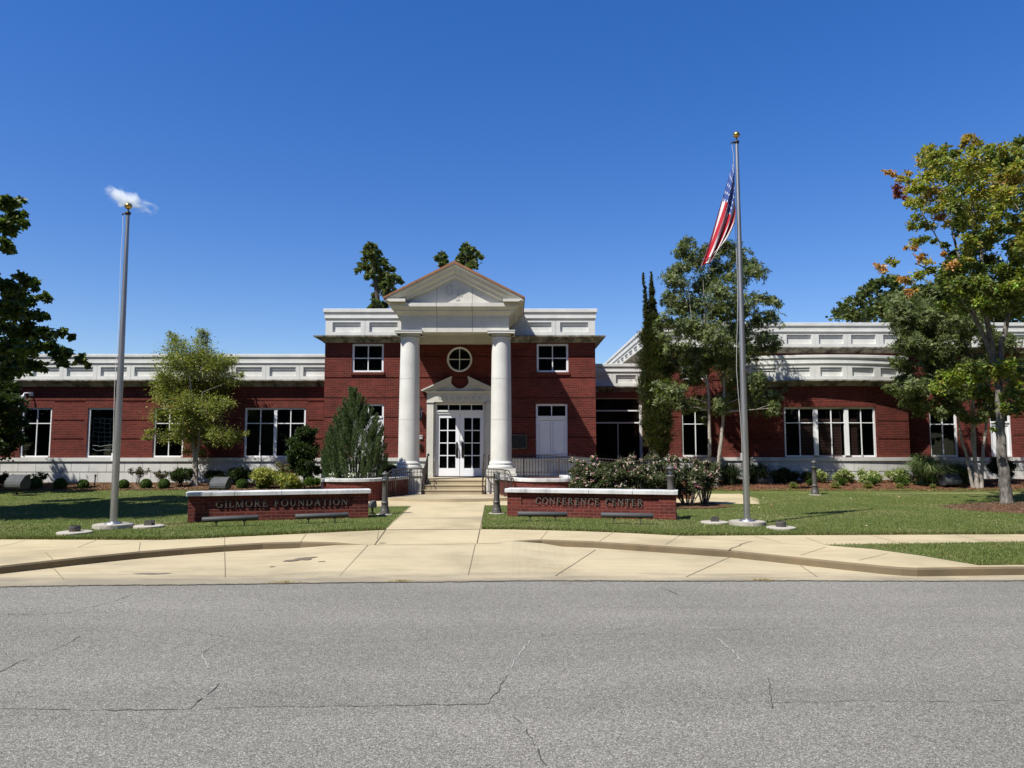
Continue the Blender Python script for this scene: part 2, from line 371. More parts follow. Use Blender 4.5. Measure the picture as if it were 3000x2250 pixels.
def rosettes(name, blobs, per, L, W, cols, seed, parent, k=9):
    rng = np.random.default_rng(seed); c, out, bi = clumps(rng, blobs, per/k, 6, .4); n0 = len(c)
    ax = out + rng.normal(size=(n0, 3))*.5 + np.array([0, 0, .5]); ax /= np.linalg.norm(ax, axis=1)[:, None]
    C_ = np.repeat(c, k, 0); A = np.repeat(ax, k, 0); N = len(C_)
    r = rng.normal(size=(N, 3)); r -= A*np.sum(r*A, 1)[:, None]; r /= np.linalg.norm(r, axis=1)[:, None]
    d = r + A*rng.uniform(-.1, .7, (N, 1)); ln = L*rng.uniform(.7, 1.2, N); d /= np.linalg.norm(d, axis=1)[:, None]
    C_ = C_ + d*ln[:, None]*.55; n = A + rng.normal(size=(N, 3))*.25
    return leafmesh(name, C_, d, n, ln, W*rng.uniform(.8, 1.2, N), np.repeat(tints(rng, n0, cols), k, 0)*(1+rng.normal(0, .15, (N, 1))).clip(.5, 1.6), LEAF, parent)
def sprays(name, blobs, per, L, W, cols, seed, parent, up=1.6):
    """needle sprays pointing up and out, for junipers and cypresses"""
    rng = np.random.default_rng(seed); c, out, bi = clumps(rng, blobs, per, 8, .35); N = len(c)
    d = out*.7 + rng.normal(size=(N, 3))*.35 + np.array([0, 0, up]); n = rng.normal(size=(N, 3))
    # shade-free colour: chosen per sub-clump
    return leafmesh(name, c, d, n, L*rng.uniform(.6, 1.3, N), W*rng.uniform(.6, 1.3, N), tints(rng, N, cols), LEAF, parent)
def plumes(name, tips, per, L, W, cols, seed, parent):
    """upright feathery plumes: (x, y, z of the tip, length, radius at the foot, lean)"""
    rng = np.random.default_rng(seed); P, D, T = [], [], []; cols = np.array(cols)
    for (x, y, z, ln, r, lx, ly) in tips:
        n = int(per*ln*r*60); t = rng.random(n)**.8; rr = r*(1-t)**.75*np.sqrt(rng.random(n)); a = rng.uniform(0, 6.28, n)
        c = np.stack([x - lx*(1-t) + rr*np.cos(a), y - ly*(1-t) + rr*np.sin(a), z - ln*(1-t)], 1)
        d = np.stack([np.cos(a)*.8 + lx, np.sin(a)*.8 + ly, rng.uniform(.6, 1.8, n)], 1) + rng.normal(size=(n, 3))*.25
        P.append(c); D.append(d); T.append(np.clip(cols[rng.integers(0, len(cols), n)]*rng.uniform(.8, 1.2)*(1+rng.normal(0, .15, (n, 1))), .004, .8))
    P, D, T = map(np.concatenate, (P, D, T)); N = len(P)
    return leafmesh(name, P, D, rng.normal(size=(N, 3)), L*rng.uniform(.6, 1.3, N), W*rng.uniform(.6, 1.3, N), T, LEAF, parent)
def limbs(mb, base, stems, blobs, seed, r0=.12, r1=.012, n=7, maxl=60, wob=.1):
    """stems: list of polylines (trunk forks); a limb reaches from the nearest stem point below each blob to its centre"""
    rnd = random.Random(seed)
    nodes = []
    for st, ra, rb in stems:
        pts = []
        for k in range(len(st)-1):
            for q in range(5):
                t = q/5; pts.append(tuple(lerp(st[k][i], st[k+1][i], t) + (rnd.uniform(-.015, .015) if k+q else 0) for i in range(3)))
        pts.append(st[-1]); rr = [lerp(ra, rb, (i/(len(pts)-1))**.8) for i in range(len(pts))]
        rr[0] *= 1.25; mb.tube(pts, rr, 9); nodes += [(Vector(p), rr[i]) for i, p in enumerate(pts)]
    bl = sorted(blobs, key=lambda b: -b[3])[:maxl]
    for b in bl:
        c = Vector(b[:3]); best = None
        for p, r in nodes:
            if p.z < c.z + .1:
                dd = (p-c).length + .4*abs((p-c).to_2d().length - (c.z-p.z))*.3
                if best is None or dd < best[0]: best = (dd, p, r)
        if best is None: best = (0, nodes[-1][0], nodes[-1][1])
        _, p, r = best; r = min(r*.5, .012 + .013*(c-p).length); ln = (c-p).length
        if ln < .15: continue
        mid = p.lerp(c, .5) + Vector((rnd.uniform(-wob, wob), rnd.uniform(-wob, wob), rnd.uniform(-.02, .14)*1.0))*ln
        pts = [p, p.lerp(mid, .6), mid, mid.lerp(c, .6), c]; mb.tube([tuple(q) for q in pts], [r, r*.8, r*.6, r*.4, r1*.5], n)
        nodes += [(Vector(pts[2]), r*.6), (Vector(pts[3]), r*.4)]
        for _ in range(int(3 + b[3]*4)):
            a = mid.lerp(c, rnd.uniform(.2, 1)); e = c + Vector((rnd.gauss(0, 1), rnd.gauss(0, 1), rnd.gauss(.2, .8))).normalized()*b[3]*rnd.uniform(.6, 1.0)
            mb.tube([tuple(a), tuple(a.lerp(e, .55) + Vector((0, 0, .03))), tuple(e)], [r*.3+.003, .006, .003], 4, cap=False)
def blobs_px(lst, Y, seed, scale=1.0, dy=.6, ox=0, oy=0, k=1.0):
    """crown masses measured in the photograph (x, y, radius in px of an enlarged crop), given real depth spread about Y"""
    rnd = random.Random(seed); out = []
    for b in lst:
        y = Y + rnd.uniform(-dy, dy); x, z = at(ox + b[0]/k, oy + b[1]/k, y); out.append((x, y, z, M(b[2]/k, y)*scale))
    return out
# ================================================================== THE BUILDING
YM, YL, YR, YC = 28.0, 30.0, 31.2, 33.3       # facade distances: central block, left wing, right wing, glazed link
XC = -1.99                                     # axis of the portico
MX0, MX1 = X(949.5, YM, 1150), X(1745, YM, 1150)
B = thing('conference_building', (XC, YM, .1), 'long red brick building with white stone parapets and a central portico on two white columns', 'building')
GR = .021                                      # half height of the recessed courses

def brickface(name, x0, x1, z0, z1, T, holes=(), grooves=(), gx=None, extra=(), xsub=(), back=.3, mat=BRICK, proud=()):
    mb = MB(); xs = [x0, x1] + [v for h in holes for v in h[:2]] + list(xsub); zs = [z0, z1] + [v for h in holes for v in h[2:]]
    for (a, b, c, d, e) in proud: xs += [a, b]; zs += [c, d]
    gl = []
    for g in grooves:
        gl.append((g-GR, g+GR)); zs += [g-GR, g+GR]
    if gx:
        for a, b in gx: xs += [a, b]
    xs = [min(max(x, x0), x1) for x in xs]; zs = [min(max(z, z0), z1) for z in zs]
    def dep(x, z):
        for h in holes:
            if h[0] < x < h[1] and h[2] < z < h[3]: return None
        for (a, b, c, d, e) in proud:
            if a < x < b and c < z < d: return -e
        if (gx is None or any(a < x < b for a, b in gx)) and any(a < z < b for a, b in gl): return .035
        return 0
    mb.relief(xs, zs, dep, T, back); return mb.build(name, mat, B)

def window(x0, x1, z0, z1, Yf, nx=2, split=.30, mull=0, warp=None, blind=None, nz=None, panel=False, label=None, bar=.035, fw=.075, off=.05, mw=.13):
    """frame with muntins, glass behind it, the room or a blind behind the glass"""
    fr = MB(); y = Yf+off
    fr.box(x0, x0+fw, y, y+.09, z0, z1); fr.box(x1-fw, x1, y, y+.09, z0, z1)
    fr.box(x0+fw, x1-fw, y+.001, y+.09, z1-fw, z1); fr.box(x0+fw, x1-fw, y-.03, y+.09, z0, z0+fw)
    a0, a1, b0, b1 = x0+fw, x1-fw, z0+fw, z1-fw
    n = mull+1; w = (a1-a0-mw*mull)/n
    for k in range(n):
        u0 = a0 + k*(w+mw); u1 = u0+w
        if k: fr.box(u0-mw, u0, y+.002, y+.09, b0, b1)
        for j in range(1, nx): c = u0 + w*j/nx; fr.box(c-bar/2, c+bar/2, y+.02, y+.06, b0, b1)
        for zz in ([b1-(b1-b0)*split] if nz is None else nz): fr.box(u0, u1, y+.022, y+.058, zz-bar/2, zz+bar/2)
    g = MB(); g.quad((a0, y+.062, b0), (a1, y+.062, b0), (a1, y+.062, b1), (a0, y+.062, b1))
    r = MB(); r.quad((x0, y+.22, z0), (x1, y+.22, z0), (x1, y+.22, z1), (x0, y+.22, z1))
    bl = MB()
    if blind:
        for (p, q, s_, t_) in blind:
            z = s_
            while z < t_: bl.box(p, q, y+.10, y+.14, z, z+.03); z += .062
    if warp:
        for mb in (fr, g, r, bl): mb.v = [warp(v) for v in mb.v]
    f = fr.build('window', WHITE, B)
    if label: f['label'] = label
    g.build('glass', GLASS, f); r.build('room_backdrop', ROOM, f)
    if blind: bl.build('slatted_blind', SLATS, f)
    return f

def mouldings(name, path, rows, mat=STONE):
    """rows: z of coping top, lip bottom, fascia top, fascia bottom, lip bottom"""
    zt, z1, z2, z3, z4, z5 = rows
    MB().sweep(path, [(-.30, zt), (.07, zt), (.082, zt-.012), (.082, z1), (.035, z2), (.035, z3), (.045, z3-.008), (.045, z4), (.006, z5), (-.30, z5)]).build(name, mat, B)
def cornice(path, zt, zb, P, mat=STONE_DIRTY, name='cornice'):
    h = zt-zb
    MB().sweep(path, [(-.1, zt+.012), (P, zt), (P, zt-.2*h), (P*.8, zt-.33*h), (P*.42, zt-.55*h), (P*.2, zt-.85*h), (P*.17, zb), (-.1, zb)]).build(name, mat, B)
def panels(name, x0, x1, z0, z1, T, recs, xsub=(), mat=STONE, joints=()):
    mb = MB(); xs = [x0, x1] + list(xsub); zs = [z0, z1]
    for (a, b, c, d) in recs: xs += [a, b, a+.035, b-.035]; zs += [c, d, d-.10]
    for j in joints: xs += [j-.006, j+.006]
    xs = [x for x in xs if x0-1e-6 <= x <= x1+1e-6]
    def dep(x, z):
        for (a, b, c, d) in recs:
            if a < x < b and c < z < d: return .085 if (a+.035 < x and z < d-.10) else .045
        if any(abs(x-j) < .006 for j in joints): return .012
        return 0
    mb.relief(xs, zs, dep, T, .3); return mb.build(name, mat, B)
def basecourse(name, x0, x1, z0, zt, zc, T, gap=.72, xsub=(), cuts=()):
    """stone plinth: cap course and coursed blocks below with fine joints"""
    mb = MB(); xs = [x0, x1] + list(xsub); zs = [z0, zt, zc]; hor = [zc-(zc-z0)*k/3 for k in (1, 2)] if zc-z0 > .5 else []
    for h in hor: zs += [h-.016, h+.016]
    js = []; x = x0+gap*.4; 
    while x < x1: js.append(x); x += gap/2
    for j in js: xs += [j-.008, j+.008]
    for (a, b) in cuts: xs += [a, b]
    xs = [min(max(x, x0), x1) for x in xs]
    def dep(x, z):
        if any(a < x < b for a, b in cuts): return None
        if z > zc: return -.05
        if any(abs(z-h) < .016 for h in hor): return .045
        row = sum(z < h for h in hor)
        for k, j in enumerate(js):
            if k % 2 == row % 2 and abs(x-j) < .008: return .02
        return 0
    mb.relief(xs, zs, dep, T, .3); return mb.build(name, STONE_BASE, B)

# ---------------- central block
TM = front(YM)
zb, zcap, zg0 = Z(1341, YM), Z(1351, YM), .05
zpar, ztop = Z(981, YM), Z(905.3, YM)
gM = [Z(y, YM) for y in (1044, 1106.7, 1165.5, 1222.3, 1281)]
uwL = (X(1031.3, YM, 1050), X(1123.9, YM, 1050), Z(1090.8, YM), Z(1007, YM))
lwL = (X(1031.3, YM, 1250), X(1123.9, YM, 1250), Z(1339.5, YM), Z(1183, YM))
mir = lambda h: (2*XC-h[1], 2*XC-h[0], h[2], h[3])
uwR, lwR = mir(uwL), mir(lwL)
xd0, xd1 = X(1275, YM, 1300), X(1418, YM, 1300); zd0, zd1 = Z(1400, YM), Z(1179, YM)
brickface('brick_wall', MX0, MX1, zb, Z(1000, YM), TM, [uwL, uwR, lwL, lwR, (xd0, xd1, zd0, zd1)], gM, xsub=[xd0, xd1])
brickface('brick_wall', YM+.3, 40, zb, Z(1000, YM), lambda u, d, z: (MX0+d, u, z), (), gM)
brickface('brick_wall', YM+.3, 40, zb, Z(1000, YM), lambda u, d, z: (MX1-d, u, z), (), gM)
basecourse('stone_base', MX0-.03, xd0, zg0, zb, zcap, front(YM-.04)); basecourse('stone_base', xd1, MX1+.03, zg0, zb, zcap, front(YM-.04))
for h in (uwL, uwR):
    brickface('brick_sill', h[0]-.04, h[1]+.04, h[2]-.09, h[2], front(YM-.06), back=.1, mat=BRICK_DARK)
    window(*h, YM, split=.5, nx=2)
for h in (lwL, lwR):
    w = (h[3]-h[2])*.735; window(h[0], h[1], h[2]+w, h[3], YM, nx=2, nz=[])
    mb = MB(); z0, z1 = h[2], h[2]+w; c = (h[0]+h[1])/2; y = YM+.055
    mb.relief([h[0], h[1], h[0]+.12, h[0]+.14, c-.06, c-.04, c+.04, c+.06, h[1]-.14, h[1]-.12], [z0, z1, z0+.1, z0+.12, z1-.08, z1-.1],
              lambda x, z: .03 if ((h[0]+.12 < x < c-.04) or (c+.04 < x < h[1]-.12)) and z0+.1 < z < z1-.08 and not ((h[0]+.14 < x < c-.06 or c+.06 < x < h[1]-.14) and z0+.12 < z < z1-.1) else 0, front(y), .1)
    o = mb.build('spandrel_panel', WHITE, B); o['label'] = 'flat white double panel below a two-pane window'
mpath = [(MX0, 40), (MX0, YM), (MX1, YM), (MX1, 40)]
mouldings('parapet_moulding', mpath, [ztop, Z(915, YM), Z(921, YM), Z(929, YM), Z(932.5, YM), Z(937, YM)])
pr = [(X(a, YM, 960), X(b, YM, 960), Z(972.6, YM), Z(944, YM)) for a, b in ((974, 1056.6), (1082, 1164.6))]; pr += [mir(h) for h in pr]
jj = [X(1069.6, YM, 960), 2*XC-X(1069.6, YM, 960)]
panels('parapet', MX0, MX1, zpar-.01, Z(937, YM)+.02, TM, pr, joints=jj)
panels('parapet', YM+.3, 40, zpar-.01, Z(937, YM)+.02, lambda u, d, z: (MX0+d, u, z), [])
panels('parapet', YM+.3, 40, zpar-.01, Z(937, YM)+.02, lambda u, d, z: (MX1-d, u, z), [])
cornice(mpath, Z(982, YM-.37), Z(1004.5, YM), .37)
MB().box(MX0+.3, MX1-.3, YM+.3, 40, ztop-.5, ztop-.4).build('flat_roof', CONC_GREY, B)
# round window
rx, rz = X(1346.6, YM, 1053), Z(1053.2, YM)
fr = MB(); n = 48; ro, ri = .485, .41
for k in range(n):
    a, b = 2*math.pi*k/n, 2*math.pi*(k+1)/n; P = lambda r, t, y: (rx+r*math.cos(t), y, rz+r*math.sin(t))
    rings = [(ro, YM), (ro, YM-.05), (ro-.03, YM-.065), (ri+.02, YM-.05), (ri, YM-.02), (ri, YM-.004)]
    for (r1, y1), (r2, y2) in zip(rings, rings[1:]): fr.quad(P(r1, a, y1), P(r1, b, y1), P(r2, b, y2), P(r2, a, y2))
fr.box(rx-.015, rx+.015, YM-.035, YM-.012, rz-ri, rz+ri); fr.box(rx-ri, rx+ri, YM-.034, YM-.013, rz-.015, rz+.015)
f = fr.build('round_window', WHITE, B); f['label'] = 'round window with a cross of muntins above the doors'
g = MB(); g.poly([(rx+ri*math.cos(2*math.pi*k/48), YM-.010, rz+ri*math.sin(2*math.pi*k/48)) for k in range(48)]); g.build('glass', GLASS, f)
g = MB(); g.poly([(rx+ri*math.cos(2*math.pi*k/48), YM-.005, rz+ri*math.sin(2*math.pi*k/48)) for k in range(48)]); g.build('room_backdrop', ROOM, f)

# ---------------- portico: two columns, entablature, pediment, copper roof
YP = 25.35; HW = 1.88
for s in (-1, 1):
    cx, cy = XC+s*1.61, 25.72; mb = MB()
    z0 = Z(1373, cy-.45); zs0 = Z(1353.7, cy-.35); zt = Z(990, cy-.33)
    mb.lathe([(.44, z0), (.455, z0+.03), (.455, z0+.08), (.42, z0+.11), (.40, z0+.125), (.415, z0+.15), (.42, z0+.18), (.405, z0+.21), (.385, z0+.225), (.375, z0+.26)], cx, cy, 40)
    rad = lambda t: .368 - .040*t**1.6
    for q in range(3):
        sh = [(rad((q+k/8)/3), lerp(z0+.26, zt, (q+k/8)/3) + (.006 if k == 0 and q else (-.006 if k == 8 and q < 2 else 0))) for k in range(9)]
        mb.lathe(sh, cx, cy, 48)
        if q: z = lerp(z0+.26, zt, q/3); mb.lathe([(rad(q/3)-.007, z-.008), (rad(q/3)-.007, z+.008)], cx, cy, 48)
    c0 = zt; c1 = Z(966.6, cy-.47)
    mb.lathe([(.328, c0), (.35, c0+.01), (.36, c0+.03), (.35, c0+.05), (.335, c0+.06), (.335, c0+.12), (.37, c0+.16), (.43, c0+.22), (.455, c1-.105)], cx, cy, 40)
    mb.box(cx-.475, cx+.475, cy-.475, cy+.475, c1-.105, c1-.03); mb.box(cx-.49, cx+.49, cy-.49, cy+.49, c1-.03, c1)
    mb.build('column', STONE_COL, B)
    zq = Z(1386, 25.2); mb = MB(); mb.box(cx-.50, cx+.50, 25.22, 26.25, zq, z0)
    mb.box(cx-.535, cx+.535, 25.17, 26.30, zq-.1, zq); mb.box(cx-.5, cx+.5, 25.21, 26.26, .12, zq-.1); mb.build('column_pedestal', STONE_PORTICO, B)
zb_ = Z(972.7, YP)
zz = lambda py, o=0: Z(py, YP-o)
ppath = [(XC-HW, YM), (XC-HW, YP), (XC+HW, YP), (XC+HW, YM)]
ent = [(-.34, zb_+.001), (0, zb_), (0, zz(937)), (.018, zz(936.5)), (.018, zz(925)), (.05, zz(922, .05)), (.14, zz(914.5, .14)), (.19, zz(912, .19)), (.19, zz(907.8, .19)),
       (.24, zz(905.5, .24)), (.30, zz(899, .3)), (.335, zz(897.5, .33)), (.335, zz(887, .33)), (-.34, zz(886, .33))]
MB().sweep(ppath, ent).build('entablature', STONE_PORTICO, B)
JST = stonemat('stone_joint', (.20, .19, .16), 0)
for px_ in (1280.5, 1384):
    xj = X(px_, YP, 930); MB().sweep([(xj-.008, YP), (xj+.008, YP)], [(o+(.003 if o >= 0 else 0), z) for o, z in ent]).build('stone_joint', JST, B)
    MB().box(xj-.006, xj+.006, YP-.118, YP-.1151, zz(886, .33), zz(886, .33)+(.55 if 1 else 0)).build('stone_joint', JST, B)
ZS = zz(886, .33); ZE = Z(874.5, YP-.52); ZA = Z(772, YP-.52)      # shelf, eave, apex of the raking lip
EX = 2.405; slope = (ZA-ZE)/EX
for s in (-1, 1):                                                   # cornices along the two sides
    prof = [(-.2, ZS+.001), (.335, ZS+.001), (.42, ZS+.05), (.48, ZE-.06), (.52, ZE-.045), (.52, ZE), (-.2, ZE)]
    p = [(XC-HW, YM+.4), (XC-HW, YP-.52)] if s < 0 else [(XC+HW, YP-.52), (XC+HW, YM+.4)]
    MB().sweep(p, prof).build('eave_moulding', STONE_PORTICO, B)
rk = [(0, 0), (.052, 0), (.075, .05), (.12, .09), (.20, .12), (.235, .22), (.27, .25), (.36, .27), (.385, .30), (.41, .40)]
for s in (-1, 1):
    mb = MB(); row = []
    for (d, yo) in rk:
        xe = EX if ZE-d >= ZS-.002 else (ZA-d-ZS)/slope
        row.append(((XC, YP-.52+yo, ZA-d), (XC+s*xe, YP-.52+yo, ZA-d-slope*xe)))
    for (a, b), (c, d) in zip(row, row[1:]): mb.quad(a, b, d, c)
    mb.quad(row[0][0], row[0][1], (XC+s*EX, YP+.2, ZE), (XC, YP+.2, ZA)); mb.build('raking_cornice', STONE_PORTICO, B)
ty = YP-.115; ta = ZA-.40; tx = (ta-ZS)/slope+.02
ts = MB(); ts.prism([(XC-tx, ZS-.02), (XC+tx, ZS-.02), (XC, ta+.02)], (ty, ty+.2)); tym = ts.build('tympanum', STONE_PORTICO, B)
for (a, b) in ((-1, 1),):
    rf = MB(); o = .03; t = .085; yb = 31
    for s in (-1, 1):
        ex = EX+o; ze = ZA-slope*ex
        pts = [(XC, ZA), (XC+s*ex, ze), (XC+s*ex, ze+t*.8), (XC, ZA+t*1.15)]
        if s > 0: pts = pts[::-1]
        rf.prism(pts, (YP-.55, yb))
        for k in range(1, 11):
            yy = YP-.55 + k*.45; rf.tube([(XC, yy, ZA+t*1.15), (XC+s*ex, yy, ze+t*.8)], .014, 4)
    rf.build('copper_roof', COPPER, B)
# soffit, inner beam on the wall
MB().box(XC-HW+.34, XC+HW-.34, YP+.34, YM, zb_+.22, zb_+.30).build('portico_ceiling', STONE_PORTICO, B)
mb = MB(); mb.box(XC-HW+.342, XC+HW-.342, YM-.40, YM-.002, Z(1005, YM-.4), Z(983, YM-.4)); mb.box(XC-HW+.342, XC+HW-.342, YM-.44, YM-.40, Z(984.5, YM-.4), Z(979, YM-.4)); mb.build('wall_beam', STONE_PORTICO, B)

# ---------------- letter shapes (roman capitals with slab serifs), cap height 1
def ring(cx, cz, rx, rz, a0, a1, tx, tz, n=14):
    out = []
    for k in range(n):
        p, q = R(lerp(a0, a1, k/n)), R(lerp(a0, a1, (k+1)/n))
        f = lambda t, o: (cx+(rx-(0 if o else tx))*math.cos(t), cz+(rz-(0 if o else tz))*math.sin(t))
        out.append([f(p, 1), f(q, 1), f(q, 0), f(p, 0)])
    return out
def bar(x0, x1, z0, z1): return [(x0, z0), (x1, z0), (x1, z1), (x0, z1)]
def diag(x0, z0, x1, z1, w): return [(x0-w/2, z0), (x0+w/2, z0), (x1+w/2, z1), (x1-w/2, z1)]
TH, TN, SF = .15, .07, .055
def stem(x, top=True, bot=True, w=TH):
    o = [bar(x-w/2, x+w/2, 0, 1)]
    if bot: o.append(bar(x-w/2-.08, x+w/2+.08, 0, SF))
    if top: o.append(bar(x-w/2-.08, x+w/2+.08, 1-SF, 1))
    return o
def glyph(c):
    if c == ' ': return .5, []
    if c == 'I': return .36, stem(.18)
    if c == 'L': return .66, stem(.2)+[bar(.2, .62, 0, TN), bar(.56, .62, 0, .26)]
    if c == 'T': return .76, stem(.38, False)+[bar(.04, .72, 1-TN, 1), bar(.04, .10, .74, 1), bar(.66, .72, .74, 1)]
    if c in 'EF':
        o = stem(.2)+[bar(.2, .62, 1-TN, 1), bar(.56, .62, .76, 1), bar(.2, .50, .48, .48+TN), bar(.46, .51, .38, .64)]
        if c == 'E': o += [bar(.2, .66, 0, TN), bar(.60, .66, 0, .26)]
        return .72, o
    if c == 'M': return 1.06, stem(.16, w=TN+.01)+stem(.88)+[diag(.18, 1, .50, .04, .13), diag(.86, 1, .53, .04, .07)]
    if c == 'N': return .90, stem(.16, w=TN+.01)+[bar(.70, .78, 0, 1), bar(.62, .86, 1-SF, 1), diag(.16, 1, .74, 0, .15)]
    if c == 'A': return .88, [diag(.12, 0, .42, 1, .07), diag(.72, 0, .44, 1, .16), bar(.22, .62, .32, .39), bar(.02, .22, 0, SF), bar(.58, .86, 0, SF)]
    if c == 'U': return .88, [bar(.10, .25, .34, 1), bar(.66, .73, .34, 1), bar(.02, .33, 1-SF, 1), bar(.58, .81, 1-SF, 1)]+ring(.415, .36, .315, .38, 180, 360, .11, .09)
    if c == 'O': return .98, ring(.49, .5, .43, .52, 0, 360, .15, .07, 28)
    if c == 'C': return .86, ring(.49, .5, .43, .52, 42, 318, .15, .07, 22)+[bar(.76, .82, .66, .98), bar(.76, .81, .06, .24)]
    if c == 'G': return .98, ring(.49, .5, .43, .52, 42, 312, .15, .07, 22)+[bar(.76, .82, .68, .98), bar(.70, .84, .08, .44), bar(.60, .92, .40, .455)]
    if c == 'D': return .94, stem(.2)+ring(.30, .5, .56, .5, -90, 90, .15, .07, 16)+[bar(.2, .31, 0, TN), bar(.2, .31, .93, 1)]
    if c == 'R': return .88, stem(.2)+ring(.34, .74, .32, .26, -90, 90, .14, .065, 12)+[bar(.2, .35, .935, 1), bar(.2, .35, .48, .545), diag(.72, 0, .40, .50, .16), bar(.62, .88, 0, SF)]
def lettering(s, x0, x1, z0, h, y, depth, gap=.10):
    tot = sum(glyph(c)[0]+gap for c in s)-gap; k = (x1-x0)/tot; out = []; x = x0; q = 0
    for c in s:
        adv, ps = glyph(c); mb = MB()
        for p in ps:
            e = .0004*(q % 7); q += 1; mb.prism([(x+a*k, z0+b*h) for a, b in p], (y-e, y+depth))
        x += (adv+gap)*k
        if ps: out.append(mb)
    return out
MONO = stonemat('monogram_shade', (.46, .445, .39), 0)  # darker than the portico stone: shade of the engraving put into the colour
lettering('G', X(1305, ty, 850), X(1331, ty, 850), Z(865, ty), M(32, ty), ty-.012, .01)[0].build('letter', MONO, tym)
lettering('F', X(1334, ty, 860), X(1361, ty, 860), Z(880.5, ty), M(31, ty), ty-.013, .01)[0].build('letter', MONO, tym)

# ---------------- door surround with broken pediment
YS = YM-.14; DX = X(1346.9, YM, 1300)
mb = MB(); hw = 1.25; zc0, zc1 = Z(1404, YS), Z(1177.7, YS)
for s in (-1, 1):
    xo, xi = DX+s*hw, DX+s*1.0; a, b = min(xo, xi), max(xo, xi)
    mb.box(a, b, YS, YM-.001, zc0+.22, zc1-.07); mb.box(a-.015, b+.015, YS-.02, YM-.001, zc0, zc0+.22)
    for k in range(3): mb.box(a-.012*k, b+.012*k, YS-.012*(k+1), YM-.001, zc1-.07+.023*k, zc1-.07+.023*(k+1)-.002*(k < 2))
    xj, xk = DX+s*.999, DX+s*.93; a, b = min(xj, xk), max(xj, xk); mb.box(a, b, YM-.06, YM+.1, zc0, Z(1182, YS))
mb.box(DX-.929, DX+.929, YM-.061, YM+.1, Z(1182, YS), zc1+.002)
zf1 = Z(1151, YS); mb.box(DX-hw, DX+hw, YS-.005, YM-.001, zc1+.003, zf1)
mb.sweep([(DX-hw, YM), (DX-hw, YS), (DX+hw, YS), (DX+hw, YM)], [(-.05, zf1), (.02, zf1), (.07, zf1+.04), (.10, zf1+.06), (.10, Z(1145.5, YS-.1)), (-.05, Z(1145.5, YS-.1))])
sur = mb.build('door_surround', STONE_PORTICO, B)
zsh = Z(1145.5, YS-.1); pe = MB(); ax, az = .30, Z(1101.7, YS-.15); ex = 1.47
for s in (-1, 1):
    q = lambda x, z: (DX+s*x, z)
    sl_ = (az-(zsh+.03))/(ex-ax)
    # projecting raking lip, then the stepped bed below it
    for (d0, d1, yf, cut) in ((0, .05, -.17, 0), (.05, .12, -.13, .02), (.12, .20, -.08, .035), (.20, .26, -.04, .03)):
        e0 = min(ex, ax+(az-d0-zsh)/sl_); e1 = min(ex, ax+(az-d1-zsh)/sl_)
        pts = [q(ax+cut, az-d0-sl_*cut), q(e0, az-d0-sl_*(e0-ax)), q(e1, az-d1-sl_*(e1-ax)), q(ax+cut, az-d1-sl_*cut)]
        if s < 0: pts = pts[::-1]
        pe.prism(pts, (YS+yf, YM-.001))
    arc = []                                        # tympanum with the concave dip in the middle
    for k in range(9):
        t = k/8; x = .34*t; arc.append((x, zsh+.10+.22*t**2.2))
    pts = [q(0, zsh)]+[q(x, z) for x, z in arc]+[q(1.28, zsh)]
    if s < 0: pts = pts[::-1]
    pe.prism(pts, (YS+.02+.0006*s, YM-.001))
pe.build('broken_pediment', STONE_PORTICO, B)
CARV = stonemat('carved_stone', (.38, .365, .31), 0)
for mb in lettering('GILMORE', X(1284, YS, 1165), X(1412, YS, 1165), Z(1170.5, YS), M(9.5, YS), YS-.012, .01, .62): mb.build('letter', CARV, sur)
# transom and double doors
window(DX-.93, DX+.93, Z(1206, YM), Z(1182, YM), YM, nx=4, nz=[], fw=.055, off=.0, label='four-pane transom light over the doors')
mb = MB(); mb.box(DX-.93, DX+.93, YM+.0, YM+.1, Z(1212, YM), Z(1206, YM)-.001); mb.build('door_head', WHITE_DOOR, B)
zt_, zb2 = Z(1212, YM), Z(1395, YM)
for s in (-1, 1):
    a, b = (DX-.925, DX-.008) if s < 0 else (DX+.008, DX+.925); y = YM+.04; mb = MB()
    g0, g1 = zb2+.30, zt_-.16; c = (a+b)/2; st = .155
    mb.box(a, a+st, y, y+.05, zb2, zt_); mb.box(b-st, b, y, y+.05, zb2, zt_); mb.box(a+st, b-st, y+.001, y+.05, zb2, g0); mb.box(a+st, b-st, y+.001, y+.05, g1, zt_)
    mb.box(c-.02, c+.02, y+.01, y+.04, g0, g1)
    for k in range(1, 4): z = lerp(g0, g1, k/4); mb.box(a+st, b-st, y+.011, y+.039, z-.018, z+.018)
    d = mb.build('door', WHITE_DOOR, B); d['label'] = 'white glazed door leaf, ' + ('left' if s < 0 else 'right') + ' of the pair'
    g = MB(); g.quad((a+st, y+.042, g0), (b-st, y+.042, g0), (b-st, y+.042, g1), (a+st, y+.042, g1)); g.build('glass', GLASS, d)
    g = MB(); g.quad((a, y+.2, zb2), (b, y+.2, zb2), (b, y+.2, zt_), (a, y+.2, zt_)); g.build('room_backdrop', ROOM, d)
    hx = DX + s*.11; hz = Z(1318, YM); h = MB()
    h.prism([(hx-.035, hz-.30), (hx+.035, hz-.30), (hx+.05, hz-.22), (hx+.05, hz+.20), (hx+.02, hz+.30), (hx-.02, hz+.30), (hx-.05, hz+.20), (hx-.05, hz-.22)], (y-.014, y))
    h.tube([(hx, y-.01, hz+.2), (hx, y-.09, hz+.14), (hx, y-.10, hz), (hx, y-.09, hz-.14), (hx, y-.01, hz-.2)], [.014, .018, .022, .018, .014], 8)
    if s > 0: h.lathe([(.035, hz+.43), (.035, hz+.44)], hx+.02, y-.02, 10)
    h.build('handle', BLACK, d)
